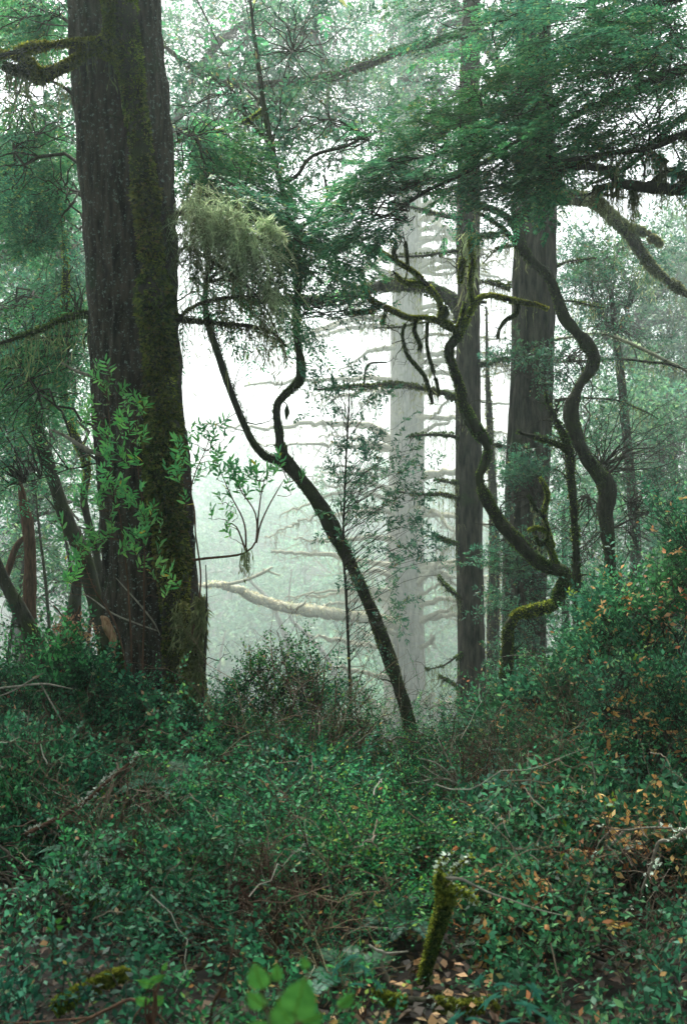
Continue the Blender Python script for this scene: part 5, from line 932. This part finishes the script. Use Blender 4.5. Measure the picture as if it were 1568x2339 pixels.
# ---- broad-leaved plants close to the camera
def broad_leaf(root, x, y, d, size, ang, mat, lobes=0, tilt=.5, wr=.8):
    """one blade: outline in its own plane, bent and cupped; size is its length in metres"""
    n, m = 13, 9; t = np.linspace(0, 1, n); wv = np.sin(np.pi * t ** .75) ** .8 * wr * .5
    if lobes: wv = wv * (1 + .28 * np.cos(t * 2 * np.pi * lobes))
    wv *= 1 + .05 * np.sin(t * 60); u = np.linspace(-1, 1, m)
    X = wv[:, None] * u[None]; Y = t[:, None] + .13 * np.abs(u[None]) * wv[:, None] * 1.2 - .1 * np.abs(u[None]) ** 2 * (t[:, None] < .2); Z = .22 * np.abs(X) - .3 * (t[:, None] - .4) ** 2 + .02 * np.sin(t[:, None] * 26 + np.abs(u[None]) * 4)
    V = np.stack([X, Y, Z], -1).reshape(-1, 3) * size
    ca, sa = math.cos(R(ang)), math.sin(R(ang)); ax = np.array([ca, 0, -sa]); ay = norm(np.array([sa, -tilt, ca])); az = norm(np.cross(ax, ay)); ax = np.cross(ay, az)
    if az[1] > 0: az = -az
    V = V[:, :1] * ax + V[:, 1:2] * ay + V[:, 2:3] * az + P(x, y, d)
    i = np.arange(n - 1)[:, None] * m + np.arange(m - 1)[None]; Q = np.stack([i, i + 1, i + m + 1, i + m], -1).reshape(-1, 4)
    o = mesh('leaf', (V, Q), mat, root, smooth=True); mid = V.reshape(n, m, 3)[:, m // 2]
    q = np.hstack([mid + az * .0006, np.linspace(.0011, .0004, n)[:, None] * size / .06]); mesh('midrib', tube(q, 5, .01), 'lime_leaf', o)
    return P(x, y, d)
def leafmat2(name, c1, c2):
    m, n, b, out = newmat(name); tc = n.new('ShaderNodeTexCoord'); no = n.new('ShaderNodeTexNoise'); no.inputs['Scale'].default_value = 60; no.inputs['Detail'].default_value = 4; lnk(m, tc.outputs['Object'], no.inputs['Vector'])
    r = ramp(n, [(.35, c1), (.65, c2)]); lnk(m, no.outputs['Fac'], r.inputs[0]); lnk(m, r.outputs[0], b.inputs['Base Color']); b.inputs['Roughness'].default_value = .5
    t = n.new('ShaderNodeBsdfTranslucent'); lnk(m, r.outputs[0], t.inputs[0]); mx = n.new('ShaderNodeMixShader'); mx.inputs[0].default_value = .35
    bp = n.new('ShaderNodeBump'); bp.inputs['Strength'].default_value = .4; bp.inputs['Distance'].default_value = .004; lnk(m, no.outputs['Fac'], bp.inputs['Height']); lnk(m, bp.outputs[0], b.inputs['Normal'])
    lnk(m, b.outputs[0], mx.inputs[1]); lnk(m, t.outputs[0], mx.inputs[2]); lnk(m, mx.outputs[0], out.inputs[0]); M[name] = m
leafmat2('near_leaf', (.05, .20, .035), (.10, .32, .06)); leafmat2('teal_broad', (.03, .17, .12), (.06, .24, .17))
def broad_plant(label, d, base, blades, mat, stem='red_twig'):
    r_ = thing('broad_leaved_plant', label, 'plant', P(*base, d)); gs = []
    for (x, y, dd, size, ang, *o) in blades:
        p = broad_leaf(r_, x, y, d + dd, size, ang, mat, *(o or []))
        gs.append(btubes(bez(P(*base, d)[None], p[None], 8, .0, .05), np.linspace(.0022, .0012, 8)[None] * d / 1.2, 5))
    mesh('stem', merge_g(gs), stem, r_)
broad_plant('bright green broad leaves, out of focus, close at the bottom centre', 1.15, (650, 2480), [(598, 2258, 0, .034, -14, 0, .3, .75), (602, 2300, .03, .030, -38, 0, .4, .7), (634, 2240, .05, .024, -4, 0, .3, .6), (672, 2318, -.04, .052, 14, 0, .4, .8), (664, 2340, -.02, .040, -22, 0, .5, .9), (690, 2335, .0, .030, 58, 0, .5, .8), (702, 2212, .12, .018, -20, 0, .3, .7), (776, 2300, .1, .028, 38, 0, .4, .6), (610, 2350, .05, .026, -70, 0, .4, .8)], 'near_leaf')
def lobed_leaf(root, x, y, d, size, ang, mat, tilt=.8):
    '''palmate blade of five lobes round its stalk, veins along the lobes'''
    th = np.linspace(-2.75, 2.75, 61); lob = [(0, 1., .42), (1.0, .9, .4), (-1.0, .9, .4), (2.0, .66, .42), (-2.0, .66, .42)]
    rr_ = np.max([l * (1 - .5 * np.minimum(np.abs(th - c) / w_, 1.3) ** 1.3) for c, l, w_ in lob], 0) * (1 + .035 * np.sin(th * 41)) * np.clip((2.95 - np.abs(th)) * 3, .25, 1)
    rad = np.linspace(0, 1, 8); X = np.sin(th)[None] * rr_[None] * rad[:, None]; Y = np.cos(th)[None] * rr_[None] * rad[:, None]
    cr = np.min([np.abs(th - c) for c, _, _ in lob], 0); Z = .16 * cr[None] * rad[:, None] - .22 * (rad[:, None] * rr_[None]) ** 2
    V = np.stack([X, Y, Z], -1).reshape(-1, 3) * size; ca, sa = math.cos(R(ang)), math.sin(R(ang))
    ay = norm(np.array([sa, -tilt, ca * .75])); ax = norm(np.array([ca, .15, -sa])); ax = norm(ax - ay * (ax @ ay)); az = np.cross(ax, ay); az = az if az[2] > 0 else -az
    V = V[:, :1] * ax + V[:, 1:2] * ay + V[:, 2:3] * az + P(x, y, d); m = len(th)
    i = np.arange(7)[:, None] * m + np.arange(m - 1)[None]; o = mesh('leaf', (V, np.stack([i, i + 1, i + m + 1, i + m], -1).reshape(-1, 4)), mat, root, smooth=True)
    G = V.reshape(8, m, 3); vs = []
    for c, l, _ in lob:
        q = G[:, np.argmin(np.abs(th - c))] + az * .0008; vs.append(tube(np.hstack([q, np.linspace(.0009, .0003, 8)[:, None] * size / .06]), 5, .008))
    mesh('veins', vs, 'lime_leaf' if mat == 'near_leaf' else 'teal_leaf', o)
def lobed_plant(label, d, base, blades, mat):
    r_ = thing('broad_leaved_plant', label, 'plant', P(*base, d)); gs = []
    for (x, y, dd, size, ang) in blades:
        lobed_leaf(r_, x, y, d + dd, size, ang, mat); gs.append(btubes(bez(P(*base, d)[None], P(x, y, d + dd)[None], 8, 0, .06), np.linspace(.0022, .0013, 8)[None], 5))
    mesh('stem', merge_g(gs), 'red_twig', r_)
lobed_plant('cluster of lobed teal leaves at the bottom, right of the mossy post', 2.5, (1150, 2440), [(1120, 2285, 0, .05, -30), (1148, 2250, .08, .042, 10), (1200, 2300, .0, .052, 40), (1215, 2262, .06, .04, 70), (1040, 2330, -.06, .046, -50), (1085, 2330, -.04, .04, 20), (1160, 2335, -.1, .045, -10), (1095, 2240, .12, .032, -60), (1250, 2335, -.05, .035, 80)], 'teal_broad')
lobed_plant('small lobed teal leaves at the bottom centre, beside the pale crooked stick', 2.9, (830, 2330), [(800, 2190, 0, .045, -20), (830, 2215, -.05, .035, 50), (770, 2215, .05, .03, -60), (815, 2250, -.1, .04, 10), (860, 2250, -.1, .03, 70)], 'teal_broad')
broad_plant('pair of small bright green leaves low at left, before the mossy fallen branch', 2.3, (350, 2380), [(345, 2240, 0, .042, 62, 0, .4, .45), (352, 2250, 0, .04, -65, 0, .4, .6), (350, 2290, .02, .04, 50, 0, .6, .7), (340, 2290, .0, .036, -60, 0, .5, .7), (372, 2215, 0, .025, 30, 0, .4, .5)], 'near_leaf')
broad_plant('small sprig with bright green leaves in the dark hollow at lower left', 3.0, (130, 2240), [(128, 2120, 0, .03, 70, 0, .4, .5), (126, 2125, 0, .028, -60, 0, .4, .5), (128, 2108, 0, .03, 50, 0, .4, .5)], 'near_leaf')
# ferns
def fern(label, x, y, d, L, n, mat='salal_leaf', col=None):
    b = P(x, y, d); r_ = thing('fern', label, 'fern', b); a = rng.uniform(0, 2 * np.pi, n)
    D = np.stack([np.cos(a), np.sin(a) * .8 - .2, np.full(n, .8)], 1)
    t = np.linspace(.08, 1, 34); gs = []
    Ln = L * rng.uniform(.8, 1.15, n); D = norm(D)
    for i in range(n):
        q = b + D[i] * Ln[i] * t[:, None]; q[:, 2] -= .55 * Ln[i] * t ** 2; T = norm(np.gradient(q, axis=0)); sd_ = norm(np.cross(T, [0, 0, 1.])); up = norm(np.cross(sd_, T)); w_ = L * .17 * np.sin(np.pi * np.clip(t, .1, 1) ** .8) + .004
        for sg in (-1, 1): gs.append(leaves(q, norm(sd_ * sg + T * .25 + rng.normal(0, .06, T.shape)), up, w_, np.full(len(t), L * .014), fold=.2))
        gs.append(btubes(q[None, ::3], np.linspace(.002, .0007, len(t[::3]))[None], 4))
    mesh('frond', merge_g(gs), mat, r_)
M['fern_leaf'] = leafmat('fern_leaf', [(0, (.02, .1, .06)), (1, (.05, .2, .11))], trans=.3)
fern('small green fern just left of the mossy post', 935, 2110, 3.7, .26, 9, 'fern_leaf')
fern('fern low in the bottom centre, right of the bright broad leaves', 800, 2240, 3.2, .22, 9, 'fern_leaf')
fern('fern at the edge of the dark hollow at lower left', 200, 1960, 4.2, .26, 8, 'fern_leaf')
fern('fern in the left thicket beneath the massive fir', 390, 1800, 4.8, .3, 9, 'fern_leaf')
print('verts', sum(len(m.vertices) for m in bpy.data.meshes), 'objs', len(bpy.data.objects))
